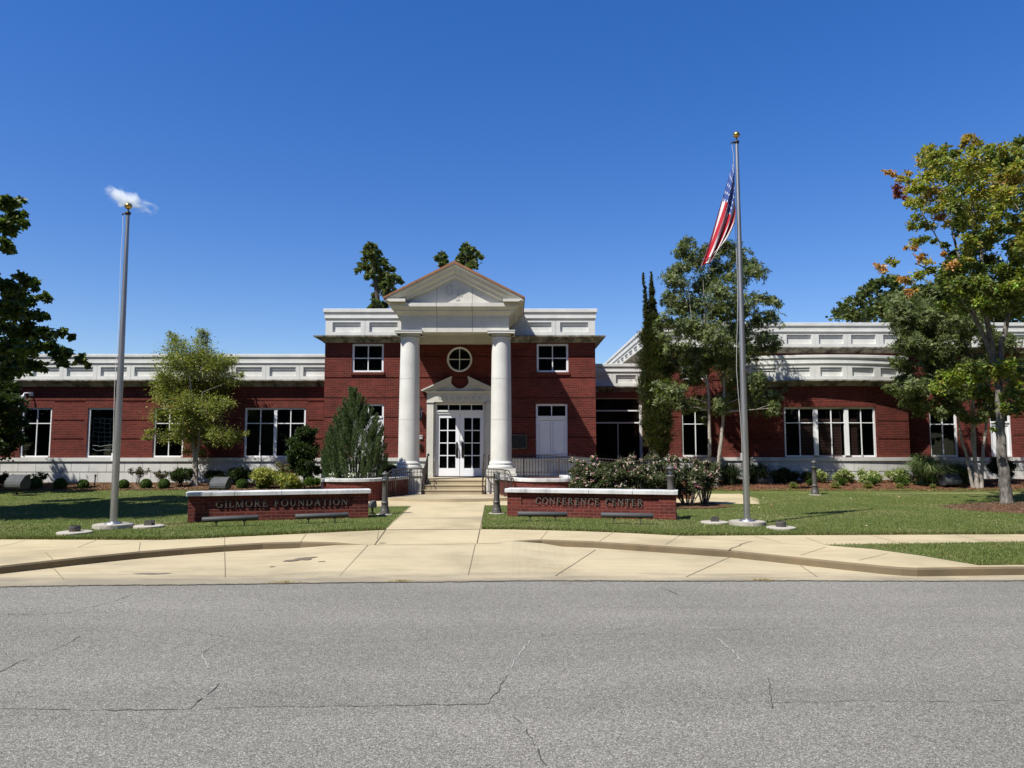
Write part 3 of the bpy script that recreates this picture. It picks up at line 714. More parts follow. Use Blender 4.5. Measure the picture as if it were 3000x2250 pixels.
MB().box(DX-.925, DX+.925, YM+.0, YM+.16, Z(1400, YM)-.005, zb2-.004).build('threshold', BLACK, B)
for a in (DX-.93, DX+.925): MB().box(a, a+.005, YM+.03, YM+.09, zb2, zt_).build('door_gap', BLACK, B)

# steps, landing and the stair slab
ZL = .685; YST = 25.0
mb = MB()
for k in range(3): mb.box(XC-1.06, XC+1.06, YST+.34*k, YST+.34*(k+1)+(0 if k < 2 else .001), .22, .22+.155*(k+1)-.002)
mb.box(XC-1.06, XC+1.06, YST+1.02, YM+.2, .2, ZL)
for k in range(3): mb.box(XC-1.06, XC+1.06, YST+.34*k-.02, YST+.34*k-.0005, .22+.155*(k+1)-.04, .22+.155*(k+1)-.002)
mb.box(XC+1.061, XC+4.6, 26.31, YM-.045, .2, ZL-.003)
xr0, xr1 = XC+4.6, 5.6
mb.prism([(xr0, .15), (xr1+1.2, .15), (xr1+1.2, .24), (xr0, ZL-.003)], (26.31, YM-.045)); mb.build('entrance_steps', CONC_STEP, B)
sl2 = []; n = 24
for k in range(n+1):
    t = -1+2*k/n; sl2.append((XC+t*2.02, 23.35 - .62*(1-t*t)))
pts = [(XC-2.02, 25.35)]+sl2+[(XC+2.02, 25.35)]
MB().prism(pts, (.02, .222), 'z').build('stair_slab', CONC_STEP, B)

# ---------------- left wing
LX0, LX1 = X(-420, YL, 1200), MX0
zlb, zlc = Z(1341, YL), Z(1351.5, YL)
wins = [(X(a, YL, 1270), X(b, YL, 1270), Z(1340.5, YL), Z(1194.5, YL)) for a, b in ((-230, -140), (58.8, 148.9), (254.7, 345), (448.5, 537.5))]
wd = (X(715.4, YL, 1270), X(894.5, YL, 1270), Z(1340.5, YL), Z(1194.5, YL))
gL = [Z(y, YL) for y in (1177, 1231.3, 1286.2)]
gx = [(X(a, YL, 1230), X(b, YL, 1230)) for a, b in ((-420, -238), (-132, 42), (157, 248), (352, 441), (546, 707), (902, 950))]
brickface('brick_wall', LX0, LX1, zlb, Z(1132, YL)+.05, front(YL), wins+[wd], gL, gx)
brickface('soldier_course', LX0, LX1-.001, Z(1172.5, YL), Z(1165, YL), front(YL-.012), back=.02, mat=BRICK_DARK)
for h in wins[:2]+wins[3:]: window(*h, YL)
w2 = window(*wins[2], YL, nx=1, nz=[])
net = MB(); a, b, c, d = wins[2]; yy = YL+.128; rnd = random.Random(4)        # white lattice drawn up behind the glass
x0, x1 = a+.20, b-.16; zt2, zb3 = d-.42, c+.33
for k in range(5):
    x = lerp(x0, x1, k/4); net.tube([(x+rnd.uniform(-.03, .03), yy, lerp(zt2, zb3, t/5)) for t in range(6)], .014, 4)
for k in range(8):
    z = lerp(zt2, zb3, (k/7)); net.tube([(lerp(x0, x1, t/6), yy+.012, z+rnd.uniform(-.03, .03)-(.04*math.sin(t/6*3.1))) for t in range(7)], (.016 if k < 6 else .03), 4)
net.build('lattice_shade', NET, w2)
window(*wd, YL, mull=1, mw=.125)
basecourse('stone_base', LX0, LX1-.03, -.05, zlb, zlc, front(YL-.04))
zr = [Z(y, YL) for y in (1038, 1046, 1052.7, 1060.5, 1063.6, 1068.7)]
mouldings('parapet_moulding', [(LX0, YL), (LX1, YL)], zr)
pan = []; x = X(-100+.0, YL, 1090)
x = X(99.9-99.5*6, YL, 1090); step = M(99.5, YL)
while x < LX1:
    pan.append((x, min(x+M(77, YL), LX1+.2), Z(1102, YL), Z(1075.4, YL))); x += step
pan = [(a, min(b, LX1-.01), c, d) for a, b, c, d in pan if a > LX0 and a < LX1-.1]
panels('parapet', LX0, LX1, Z(1111.4, YL)-.02, Z(1068.7, YL)+.02, front(YL), pan, joints=[(a-M(11, YL)) for a, *_ in pan])
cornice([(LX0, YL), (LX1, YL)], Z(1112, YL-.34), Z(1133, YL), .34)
MB().box(LX0, LX1, YL+.3, 42, zr[0]-.5, zr[0]-.4).build('flat_roof', CONC_GREY, B)

# ---------------- glazed link
CX0, CX1 = X(1700, YC), X(1882.3, YC, 1250)
zk = lambda y: Z(y, YC)
MB().box(CX0, CX1, YC+.02, YC+.3, zk(1166), zk(1140)).build('soffit_band', BRICK, B)
mouldings('parapet_moulding', [(CX0, YC), (CX1, YC)], [zk(y) for y in (1066, 1074, 1078.5, 1085, 1089, 1094)])
a = X(1745+(285/4.424-5), YC, 1110)
panels('parapet', CX0, CX1, zk(1131), zk(1094)+.02, front(YC), [(X(1804.5, YC, 1110), X(1863, YC, 1110), zk(1123), zk(1098.5)), (X(1720, YC, 1110), X(1784, YC, 1110), zk(1123), zk(1098.5))], joints=[X(1794, YC, 1110)])
cornice([(CX0, YC), (CX1, YC)], Z(1131, YC-.3), zk(1149), .3)
fr = MB(); y = YC+.08; b0 = X(1746, YC, 1250)-.6
for (p, q) in ((1164.5, 1168.5), (1201, 1204.7), (1236.3, 1240.3)): fr.box(b0, CX1-.005, y, y+.09, zk(q), zk(p))
fr.box(CX1-.12, CX1-.005, y-.001, y+.09, .4, zk(1168.5)); fr.box(X(1812, YC, 1300)-.02, X(1812, YC, 1300)+.02, y+.03, y+.08, .4, zk(1240.3)); fr.box(b0, CX1-.005, y, y+.09, .3, .55)
f = fr.build('glazed_screen', WHITE, B)
g = MB(); g.quad((b0, y+.06, .5), (CX1, y+.06, .5), (CX1, y+.06, zk(1165)), (b0, y+.06, zk(1165))); g.build('glass', GLASS, f)
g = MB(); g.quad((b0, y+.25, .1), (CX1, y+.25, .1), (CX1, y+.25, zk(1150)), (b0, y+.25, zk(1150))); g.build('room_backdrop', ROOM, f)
MB().box(CX0, CX1, YC+.3, 44, zk(1090), zk(1080)).build('flat_roof', CONC_GREY, B)

# ---------------- right wing
RX0, RX1 = 5.91, X(3420, YR, 1200)
zrr = lambda y: Z(y, YR)
gRz = [zrr(y) for y in (1060, 1115, 1169, 1222, 1275)]
lw = [(X(1997, YR, 1270), X(2081, YR, 1270), zrr(1338.5), zrr(1198)), (X(2724, YR, 1270), X(2806, YR, 1270), zrr(1338.5), zrr(1199)), (X(2901, YR, 1270), X(2964, YR, 1270), zrr(1338.5), zrr(1199)), (X(3130, YR, 1270), X(3214, YR, 1270), zrr(1338.5), zrr(1199))]
uw = [(X(1995, YR, 1070), X(2075, YR, 1070), zrr(1113), zrr(1037)), (X(2719, YR, 1070), X(2800, YR, 1070), zrr(1113), zrr(1037)), (X(3130, YR, 1070), X(3211, YR, 1070), zrr(1113), zrr(1037))]
zrb, zrc = zrr(1340), zrr(1349.5)
gxr = [(RX0, lw[0][0]-.1), (lw[0][1]+.1, lw[1][0]-.1), (lw[1][1]+.1, lw[2][0]-.1), (lw[2][1]+.1, RX1)]
brickface('brick_wall', RX0, RX1, zrb, zrr(1030), front(YR), lw+uw, gRz, gxr)
brickface('brick_wall', YR+.3, 46, zrb, zrr(1030), lambda u, d, z: (RX0+d, u, z), (), gRz)
for h in uw: window(*h, YR, split=.5)
for k, h in enumerate(lw):
    if k == 2:
        w = (h[3]-h[2])*.71; window(h[0], h[1], h[2]+w, h[3], YR, nx=2, nz=[])
        mb = MB(); mb.relief([h[0], h[1], h[0]+.1, h[1]-.1], [h[2], h[2]+w, h[2]+.1, h[2]+w-.1], lambda x, z: .03 if h[0]+.1 < x < h[1]-.1 and h[2]+.1 < z < h[2]+w-.1 else 0, front(YR+.055), .1); mb.build('spandrel_panel', WHITE, B)
    else: window(*h, YR, blind=[(h[0]+.1, (h[0]+h[1])/2, h[2]+.1, h[2]+1.5)])
basecourse('stone_base', RX0-.001, RX1, 0, zrb, zrc, front(YR-.04))
mb = MB(); mb.box(RX0-.045, RX0-.001, YR-.04, 46, 0, zrb); mb.build('stone_base', STONE_BASE, B)
rp = [(RX0, 46), (RX0, YR), (RX1, YR)]
mouldings('parapet_moulding', rp, [zrr(y) for y in (946, 955, 961, 968, 972, 976)])
pn = []; x = X(2309-95*6, YR, 990); st_ = M(95.2, YR)
while x < RX1: pn.append((x, x+M(72.5, YR), zrr(1007.5), zrr(980.5))); x += st_
pn = [p for p in pn if p[0] > RX0+.1 and p[1] < RX1]
panels('parapet', RX0, RX1, zrr(1015.5)-.01, zrr(976)+.02, front(YR), pn, joints=[p[0]-M(11.5, YR) for p in pn])
pn2 = [(YR+.45+1.40*k, YR+1.5+1.40*k, zrr(1007.5), zrr(980.5)) for k in range(10)]
panels('parapet', YR+.3, 46, zrr(1015.5)-.01, zrr(976)+.02, lambda u, d, z: (RX0+d, u, z), pn2)
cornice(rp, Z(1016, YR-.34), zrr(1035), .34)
MB().box(RX0+.3, RX1, YR+.3, 46, zrr(965), zrr(960)).build('flat_roof', CONC_GREY, B)

# bowed bay in front of the right wing
YB = 30.4; bxa, bxb = X(2205, YB, 1250), X(2663, YB, 1250); bc, bh = (bxa+bxb)/2, (bxb-bxa)/2
bow = lambda x: .60*(1-((x-bc)/bh)**2)
TB = lambda u, d, z: (u, YB-bow(u)+d, z); warpb = lambda v: (v[0], v[1]-bow(v[0]), v[2])
zy = lambda py: Z(py, 29.95)
xsb = [bxa+(bxb-bxa)*k/28 for k in range(29)]
tw = (X(2300.5, 29.95, 1270), X(2567.5, 29.95, 1270), zy(1339.5), zy(1192.5)); m3 = (tw[1]-tw[0])
brickface('brick_wall', bxa, bxb, zy(1340), zy(1120), TB, [tw], [zy(y) for y in (1233, 1286)], [(X(2570, 29.95, 1260)+.06, bxb), (bxa, tw[0]-.1)], xsub=xsb, back=1.4)
brickface('soldier_course', tw[0]-.04, tw[1]+.02, tw[3]+.005, tw[3]+.21, lambda u, d, z: TB(u, d-.012, z), xsub=[x for x in xsb if tw[0] < x < tw[1]], back=.02, mat=BRICK_DARK)
def wb(a, b): return (lerp(tw[0], tw[1], a)+.02, lerp(tw[0], tw[1], b)-.02, tw[2]+.1, tw[3]-.5)
window(*tw, YB, mull=2, warp=lambda v: (v[0], v[1]-bow(v[0])*1.0, v[2]), blind=[wb(.18, .31), wb(.36, .62), wb(.72, .80)], mw=.17)
basecourse('stone_base', bxa-.04, bxb+.04, 0, zy(1340), zy(1350), lambda u, d, z: TB(u, d-.04, z), xsub=xsb)
bp = [(x, YB-bow(x)) for x in xsb]; bx2 = X(2653, YB, 1090)
bpp = [(bxa, YR)]+bp+[(bxb, YR)]
mouldings('parapet_moulding', bpp, [zy(y) for y in (1041, 1049, 1054.5, 1062, 1065.5, 1071)])
pb = [(X(a, 29.95, 1090), X(b, 29.95, 1090), zy(1102.5), zy(1077)) for a, b in ((2219, 2278), (2307, 2370.5), (2400, 2463.5), (2493, 2561), (2583, 2640))]
panels('parapet', bxa, bxb, zy(1112.5), zy(1071)+.02, TB, pb, xsub=xsb, joints=[X(v, 29.95, 1090) for v in (2384.5, 2478, 2572)])
cornice(bpp, Z(1113, 29.6), zy(1132), .36)
mb = MB(); mb.prism([(x, YB-bow(x)+.25) for x in xsb]+[(bxb, YR), (bxa, YR)], (zy(1060), zy(1055)), 'z'); mb.build('flat_roof', CONC_GREY, B)
for xx in (bxa, bxb-.3): MB().box(xx+.001, xx+.299, YB+.001, YR, zy(1112), zy(1060)).build('parapet', STONE, B)

# ---------------- things fixed to the walls
t = thing('wall_lantern', (X(1231.5, YM, 1205), YM, Z(1229, YM)), 'black carriage lantern on the brick beside the left column', 'wall lamp')
lx = X(1231.5, YM, 1205); z0, z1 = Z(1229, YM), Z(1188, YM); mb = MB()
mb.lathe([(.02, z0), (.05, z0+.05), (.06, z0+.07)], lx, YM-.16, 8, False); mb.lathe([(.10, z1-.17), (.13, z1-.15), (.05, z1-.05), (.015, z1)], lx, YM-.16, 8, False)
mb.tube([(lx, YM, z0+.1), (lx, YM-.08, z0-.02), (lx, YM-.16, z0+.03)], .012, 6); mb.box(lx-.04, lx+.04, YM-.012, YM-.001, z0-.02, z0+.2)
for k in range(4): a = k*math.pi/2+.78; mb.tube([(lx+.06*math.cos(a), YM-.16+.06*math.sin(a), z0+.07), (lx+.10*math.cos(a), YM-.16+.10*math.sin(a), z1-.16)], .007, 4)
mb.build('lamp_frame', BLACK, t); MB().lathe([(.055, z0+.07), (.095, z1-.17)], lx, YM-.16, 8, False).build('lamp_glass', LGLASS, t)
def wbox(name, px0, px1, py0, py1, Y, d, mat, label, cat):
    x0, x1, z0, z1 = X(px0, Y, py0), X(px1, Y, py0), Z(py1, Y), Z(py0, Y); o = ((x0+x1)/2, Y, z0); t = thing(name, o, label, cat)
    mb = MB(); mb.box(x0, x1, Y-d, Y-.001, z0, z1); b = mb.build('case', mat, t)
    mb = MB(); mb.box(x0+.02, x1-.02, Y-d-.012, Y-d-.0005, lerp(z0, z1, .55), z1-.02); mb.box((x0+x1)/2-.012, (x0+x1)/2+.012, Y-d-.014, Y-d-.0005, lerp(z0, z1, .2), lerp(z0, z1, .4)); mb.build('faceplate', GREYP if mat == WHITE else SLATE, t)
wbox('door_intercom', 1230, 1237.5, 1275, 1286, YM, .05, WHITE, 'small pale intercom box on the brick below the wall lantern', 'intercom')
wbox('letter_box', 1228, 1236, 1300.6, 1313, YM, .09, BLACK, 'small dark box on the brick below the pale intercom', 'wall box')
t = thing('wall_plaque', (X(1522, YM, 1295), YM, Z(1316, YM)), 'dark metal plaque with an oval ring on the brick right of the right column', 'plaque')
x0, x1, z0, z1 = X(1494, YM, 1295), X(1544, YM, 1295), Z(1316, YM), Z(1273, YM); mb = MB()
o8 = [(x0, z0+.05), (x0+.05, z0), (x1-.06, z0), (x1, z0+.06), (x1, z1-.06), (x1-.06, z1), (x0+.05, z1), (x0, z1-.05)]
mb.prism(o8, (YM-.05, YM-.001)); mb.build('rim', stonemat('plaque_rim', (.16, .15, .10), .5), t)
mb = MB(); mb.prism([(lerp((x0+x1)/2, a, .9), lerp((z0+z1)/2, b, .88)) for a, b in o8], (YM-.062, YM-.0505))
cx_, cz_ = x1-.17, (z0+z1)/2+.0; mb.tube([(cx_+.10*math.cos(k*math.pi/12), YM-.066, cz_+.17*math.sin(k*math.pi/12)) for k in range(25)], .009, 5, cap=False)
for k in range(7): z = lerp(z1-.1, z0+.1, k/6); mb.box(x0+.06, x0+.30, YM-.065, YM-.0621, z-.006, z+.006)
mb.build('plate', SLATE, t)
cx_, cz_ = X(84, YL, 1160), Z(1163, YL); t = thing('security_camera', (cx_, YL, cz_), 'white dome security camera on a bracket above the leftmost window', 'camera')
MB().tube([(cx_+.12, YL-.002, cz_+.12), (cx_+.12, YL-.10, cz_+.12), (cx_+.06, YL-.2, cz_+.15), (cx_, YL-.28, cz_+.12), (cx_-.02, YL-.30, cz_+.02)], .028, 8).box(cx_+.03, cx_+.19, YL-.03, YL-.001, cz_+.04, cz_+.2).build('bracket', WHITE, t)
MB().lathe([(.02, cz_-.13), (.075, cz_-.10), (.095, cz_-.04), (.09, cz_), (.05, cz_+.05), (.02, cz_+.07)], cx_-.02, YL-.30, 14).build('dome', WHITE, t)
# ================================================================== GROUND
ZW = .12
def struct(o, label=None): o['kind'] = 'structure'; return o
def XY(px, py, z=ZW): return onz(px, py, z)
# road
road = MB().box(-160, 160, -60, 10.6, -.3, 0).build('road', ASPH); struct(road)
# kerb line (top edge), its foot, and the lawn side of the pavement, as plan curves y(x)
kt = [(XY(px, py)) for px, py in ((-900, 1725), (0, 1657.7), (220, 1634), (407, 1615.6), (540, 1605), (658, 1596.6), (770, 1590), (881, 1586.8), (980, 1589), (1071, 1596.6), (1250, 1597), (1440, 1592), (1500, 1585), (1588, 1580.5), (1740, 1586), (1907, 1597), (2137, 1612), (2381, 1637), (2500, 1649), (2585, 1657.7), (2640, 1662), (2687, 1664), (3000, 1660), (3900, 1655))]
kl = [(XY(px, py)) for px, py in ((-900, 1581), (0, 1580), (475, 1581.7), (600, 1577), (800, 1567.5), (1000, 1558), (1129, 1552.5), (1410, 1550.5), (1500, 1551), (1700, 1556), (1850, 1562), (1998, 1569.5), (2300, 1568), (3000, 1565), (3900, 1560))]
kx = lambda x: interp(x, kt); ky = lambda x: interp(x, kl)
full = lambda x: 1 - min(1, max(0, min((x - XY(1060, 1597)[0] + 1.3)/1.3, (XY(1500, 1585)[0] + .95 - x)/.95)))   # 1 = full kerb, 0 = flush ramp
hk = lambda x: ZW*(1-full(x))
xs = sorted(set([round(-45+.6*k, 3) for k in range(151)] + [round(p[0], 3) for p in kt+kl if abs(p[0]) < 45] + [round(-4+.12*k, 3) for k in range(50)]))
sw, kf, ap, gb = MB(), MB(), MB(), MB()
for a, b in zip(xs, xs[1:]):
    sw.quad((a, kx(a)+.03, ZW), (b, kx(b)+.03, ZW), (b, ky(b)+.04, ZW), (a, ky(a)+.04, ZW))
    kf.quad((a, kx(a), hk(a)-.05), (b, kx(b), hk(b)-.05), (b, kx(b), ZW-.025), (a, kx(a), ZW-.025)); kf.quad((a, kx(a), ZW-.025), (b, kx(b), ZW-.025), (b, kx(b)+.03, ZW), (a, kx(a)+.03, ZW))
    for t0, t1 in ((0, .5), (.5, 1)):
        ea, eb = 9.93 + .012*math.sin(a*2), 9.93 + .012*math.sin(b*2)
        if a < 0: ea -= .062*min(-a, 12)
        if b < 0: eb -= .062*min(-b, 12)
        pa0, pa1 = lerp(ea, kx(a)+.001, t0), lerp(ea, kx(a)+.001, t1); pb0, pb1 = lerp(eb, kx(b)+.001, t0), lerp(eb, kx(b)+.001, t1)
        f = lambda x, t: .006 + (hk(x)-.006)*t if hk(x) > .006 else .006
        ap.quad((a, pa0, f(a, t0)), (b, pb0, f(b, t0)), (b, pb1, f(b, t1)), (a, pa1, f(a, t1)))
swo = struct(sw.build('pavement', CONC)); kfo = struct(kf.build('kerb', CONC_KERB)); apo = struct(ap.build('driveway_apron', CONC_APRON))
# lawn and soil: one sheet from the pavement to the horizon
ys = [0, .5, 2, 4, 6, 8, 9.5, 10.5, 11.6, 13.6, 15, 16.5, 18, 21, 30, 60, 200, 800]
gx_ = [-800, -200, -80] + xs + [80, 200, 800]
for a, b in zip(gx_, gx_[1:]):
    for k in range(len(ys)-1):
        P = lambda x, t: (x, (ky(x) if abs(x) <= 45 else 13.7)+t if t < 60 else t, 0)
        q = [P(a, ys[k]), P(b, ys[k]), P(b, ys[k+1]), P(a, ys[k+1])]
        gb.quad(*[(x, y, gz(x, y) if y < 31 else gz(x, 31)) for x, y, _ in q])
ground = struct(gb.build('lawn', LAWNM))

def sheet(name, pts, z, mat, parent=None, sub=0):
    mb = MB(); mb.poly([(x, y, z(x, y)) for x, y in pts]); return mb.build(name, mat, parent)
def ribbon(mb, pts, w, z):
    """thin strip along a polyline, w = width or list"""
    for k in range(len(pts)-1):
        a, b = Vector(pts[k]), Vector(pts[k+1]); t = (b-a)
        if t.length < 1e-6: continue
        t.normalize(); n = Vector((-t.y, t.x))*w/2; zf = z if callable(z) else (lambda x, y: z)
        q = [a-n, b-n, b+n, a+n]; mb.quad(*[(p.x, p.y, zf(p.x, p.y)) for p in q])
# central walk and cross paths, 6 mm over the lawn
zg = lambda o: (lambda x, y: gz(x, y)+o)
W = lambda px, py: XY(px, py)
wl_ = [W(1129, 1552.5), W(1133, 1545), (W(1150, 1530)), W(1175, 1508), W(1196, 1488), W(1203, 1483), W(1160, 1484.5), W(1085, 1486)]
wr_ = [W(1410, 1550.5), W(1411, 1535), W(1414, 1510), W(1418, 1487), W(1421, 1480), W(1475, 1482)]
y2 = 23.4
walk = MB(); 
pts = [W(1129, 1552.5), W(1410, 1550.5), W(1411, 1535), W(1414, 1510), W(1418, 1487), W(1420, 1481), (W(1420, 1481)[0], 24.0), (W(1203, 1483)[0], 24.0), W(1203, 1483), W(1175, 1508), W(1150, 1530)]
walk.poly([(x, y+(-.03 if k < 2 else 0), ZW+.007) for k, (x, y) in enumerate(pts)])
L0 = W(1203, 1483); L1 = W(1087, 1486.5); walk.poly([(L1[0]-1.2, L1[1], ZW+.0065), (L0[0], L0[1], ZW+.0065), (L0[0], 23.9, ZW+.0065), (L1[0]-1.2, 23.9, ZW+.0065)])
r0 = W(1420, 1481)
walk.poly([(r0[0], r0[1], ZW+.0065), (2.4, 21.1, ZW+.0065), (W(2050, 1477.5)[0], W(2050, 1477.5)[1], ZW+.0065), (W(2225, 1477)[0], W(2225, 1477)[1], ZW+.0065), (W(2150, 1448)[0], 24.0, ZW+.0065), (4.0, 24.0, ZW+.0065), (r0[0], 23.9, ZW+.0065)])
g7 = lambda x, y: (x, y, gz(x, y)+.008)
walk.quad(g7(5.6, 24.0), g7(W(2150, 1448)[0], 24.0), g7(8.0, 26.05), g7(6.0, 26.6)); walk.quad(g7(4.4, 24.0), g7(5.6, 24.0), g7(6.0, 26.6), g7(4.4, 26.6))
for k in range(30): a, b = 6.0+k, 7.0+k; walk.quad(g7(a, 26.12), g7(b, 26.12), g7(b, 26.6), g7(a, 26.6))
wo_ = struct(walk.build('garden_walk', CONC))
# joints
jm = MB(); zj = ZW+.003
for p, q in (((0, 1602), (75, 1584)), ((230, 1603), (281, 1583)), ((658, 1597), (658, 1574)), ((881, 1587), (897, 1564)), ((1110, 1553), (1105, 1580)),
             ((1585, 1579), (1604, 1556)), ((1756, 1586), (1795, 1561)), ((1950, 1596), (1990, 1570)), ((2345, 1627), (2420, 1603)), ((2515, 1642), (2600, 1622)), ((2362, 1575), (2420, 1597)), ((2560, 1571), (2640, 1592)), ((2800, 1568), (2900, 1589)), ((407, 1615), (411, 1590)), ((133, 1618), (155, 1640)), ((0, 1625), (470, 1584)), ((2000, 1573), (2420, 1601)), ((2210, 1571), (2290, 1590))):
    ribbon(jm, [XY(*p), XY(*q)], .010, zj)
cr = [XY(2137, 1612), XY(2143, 1606), XY(2165, 1600), XY(2172, 1594), XY(2190, 1589), XY(2205, 1587)]; ribbon(jm, cr, .035, zj)
jm.build('pavement_joint', JOINT, swo)
jw = MB()
for p, q in (((1129, 1552), (1205, 1483)), ((1397, 1592), (1421, 1480)), ((1097, 1597), (1130, 1552)), ((1129, 1553), (1410, 1550.5))): ribbon(jw, [XY(*p), XY(*q)], .013, ZW+.011)
ribbon(jw, [XY(1099, 1597), XY(1470, 1592)], .012, ZW+.005)
jw.build('walk_joint', JOINT, wo_)
ja = MB(); zf = lambda x, y: .011 + max(0, hk(x)-.006)*max(0, min(1, (y-9.93)/(kx(x)-9.93)))
for p, q in (((658, 1619), (660, 1693)), ((1098, 1600), (995, 1692)), ((1397, 1598), (1372, 1690)), ((1745, 1612), (1627, 1690)), ((2137, 1634), (2010, 1692)), ((2340, 1655), (2395, 1692)), ((155, 1664), (187, 1700))):
    a, b = XY(*p, 0), XY(*q, 0); n = 8; pp = [(lerp(a[0], b[0], k/n), lerp(a[1], b[1], k/n)) for k in range(n+1)]; pp = [(x, min(y, kx(x)-.02)) for x, y in pp if y > 9.95-.062*max(0, -x)]; ribbon(ja, pp, .011, zf)
ja.build('apron_joint', JOINT, apo)
# damp stains on the apron
st = MB(); rnd = random.Random(3)
def blotch(mb, px, py, rx, ry, z, seed):
    r = random.Random(seed); x, y = XY(px, py, 0); c = [r.uniform(.6, 1.25) for _ in range(14)]
    P = [(x+rx*c[k]*math.cos(k*math.pi/7), y+ry*c[k]*math.sin(k*math.pi/7)) for k in range(14)]; mb.poly([(a, b, (zf(a, b)+z-.0105+.002) if z < .03 else z) for a, b in P])
for px, py, rx, ry in ((852, 1648, .12, .09), (885, 1645, .17, .15), (921, 1641.5, .06, .05), (800, 1664, .05, .03), (945, 1655, .06, .03)): blotch(st, px-3, py, rx, ry, .0105+.0008*rx*10, int(px))
st.build('damp_patch', simple('damp_concrete', (.15, .11, .07), .7, 0, .2, 9), apo)
st = MB()
for px, py, rx, ry in ((1120, 1612, .08, .03), (450, 1683, .25, .05), (1900, 1646, .0, .0)): 
    if rx: blotch(st, px, py, rx, ry, .035 if False else .0105, int(px))
st.build('tar_stain', simple('stain_grey', (.16, .145, .12), .9, 0, .2, 9), apo)
# cracks in the asphalt
ck, cp = MB(), MB()
def crack(mb, pxs, w, seed, ox=0, oy=1680, k=1.4747):
    r = random.Random(seed); P = [onz(ox+a/k, oy+b/k, 0) for a, b in pxs]; out = []
    for (a, b) in zip(P, P[1:]):
        L = math.dist(a, b); n = max(2, int(L/.07)); 
        for q in range(n): t = q/n; out.append((lerp(a[0], b[0], t)+r.uniform(-.012, .012), lerp(a[1], b[1], t)+r.uniform(-.014, .014)))
    out.append(P[-1])
    for i in range(len(out)-1):
        if r.random() < .93: ribbon(mb, out[i:i+2], w*r.uniform(.25, .9), .004)
crack(ck, [(0, 178), (180, 177), (290, 172), (325, 161), (470, 128), (570, 92)], .011, 1); crack(ck, [(290, 172), (560, 168), (860, 164), (1150, 161), (1500, 154), (2212, 148)], .007, 2)
crack(ck, [(0, 428), (80, 385), (200, 345), (300, 300), (358, 262)], .009, 3); crack(ck, [(780, 243), (900, 262), (1050, 290), (1300, 303), (1500, 300), (1780, 285)], .006, 4)
crack(ck, [(990, 287), (930, 310), (870, 345)], .008, 5); crack(cp, [(870, 345), (885, 375), (900, 410)], .012, 6); crack(ck, [(950, 475), (900, 525), (860, 555), (820, 588)], .012, 7)
crack(ck, [(0, 588), (120, 585), (350, 592), (600, 593), (820, 588), (1100, 580), (1500, 575), (1800, 570), (2110, 565)], .010, 8); crack(ck, [(2110, 565), (2150, 510), (2190, 440)], .009, 9)
crack(cp, [(2190, 440), (2230, 365), (2290, 290)], .014, 10); crack(ck, [(0, 235), (100, 215), (250, 192)], .006, 11)
o2 = dict(ox=1500)
crack(ck, [(0, 148), (700, 146), (1400, 146), (2212, 143)], .006, 12, **o2); crack(ck, [(430, 250), (560, 228), (700, 232), (830, 246), (1150, 238)], .006, 13, **o2)
crack(cp, [(865, 265), (900, 290), (960, 340), (985, 370), (1022, 390)], .014, 14, **o2); crack(ck, [(1100, 450), (1115, 520), (1125, 585)], .009, 15, **o2)
crack(ck, [(1130, 560), (1500, 552), (1850, 556), (2212, 549)], .008, 16, **o2); crack(ck, [(0, 620), (60, 670), (95, 740), (145, 830)], .010, 17, **o2)
crack(cp, [(1930, 260), (1960, 267)], .016, 18, **o2); crack(cp, [(2150, 308), (2212, 335)], .013, 19, **o2); crack(ck, [(640, 62), (715, 90)], .02, 20, **o2); crack(ck, [(215, 43), (260, 44)], .012, 21, **o2); crack(ck, [(1650, 72), (1720, 76)], .012, 22, **o2)
crack(ck, [(110, 268), (430, 262), (870, 262)], .004, 23, **o2); crack(ck, [(1150, 238), (1700, 232), (2212, 228)], .004, 24, **o2)
ck.build('crack', CRACK, road); cp.build('crack', CRACKL, road)
for px, py in ((1072+0, 459), (590, 532), (1135, 52), (885, 56)):
    pass
# dirt line between asphalt and concrete
dl = MB(); rnd = random.Random(8)
pp = []
for k in range(340): x = -7.2+k*.046; e = 9.93+.012*math.sin(2*x)-(.062*-x if x < 0 else 0); pp.append((x, e+rnd.uniform(-.02, .02)))
for i in range(len(pp)-1): ribbon(dl, pp[i:i+2], rnd.uniform(.02, .07), .0095)
dl.build('edge_grit', simple('grit', (.17, .145, .105), 1, 0, .4, 40), apo)
# mulch beds, gently mounded
def bed(name, x0, x1, yf, yb, h, mat, seed):
    mb = MB(); nx, ny = int((x1-x0)/.25), 12; rng = np.random.default_rng(seed); H = rng.normal(0, .016, (nx+1, ny+1))
    f = lambda i, j: (lerp(x0, x1, i/nx), lerp(yf(lerp(x0, x1, i/nx)), yb, j/ny))
    V = lambda i, j: (*f(i, j), gz(*f(i, j)) + h*min(1, j/1.5) - .01 + H[i, j]*(j > 0))
    for i in range(nx):
        for j in range(ny): mb.quad(V(i, j), V(i+1, j), V(i+1, j+1), V(i, j+1)); mb.sm.add(len(mb.f)-1)
    return struct(mb.build(name, mat))
bed('mulch_bed', -32, -5.6, lambda x: 27.5+.12*math.sin(x*1.3), 30.0, .05, MULCH, 1)
bed('mulch_bed', 6.0, 26, lambda x: 26.62, 31.2, .05, MULCHR, 2)
bed('mulch_bed', 1.9, 6.0, lambda x: 24.0+.0*x, 26.3, .05, MULCHR, 5)
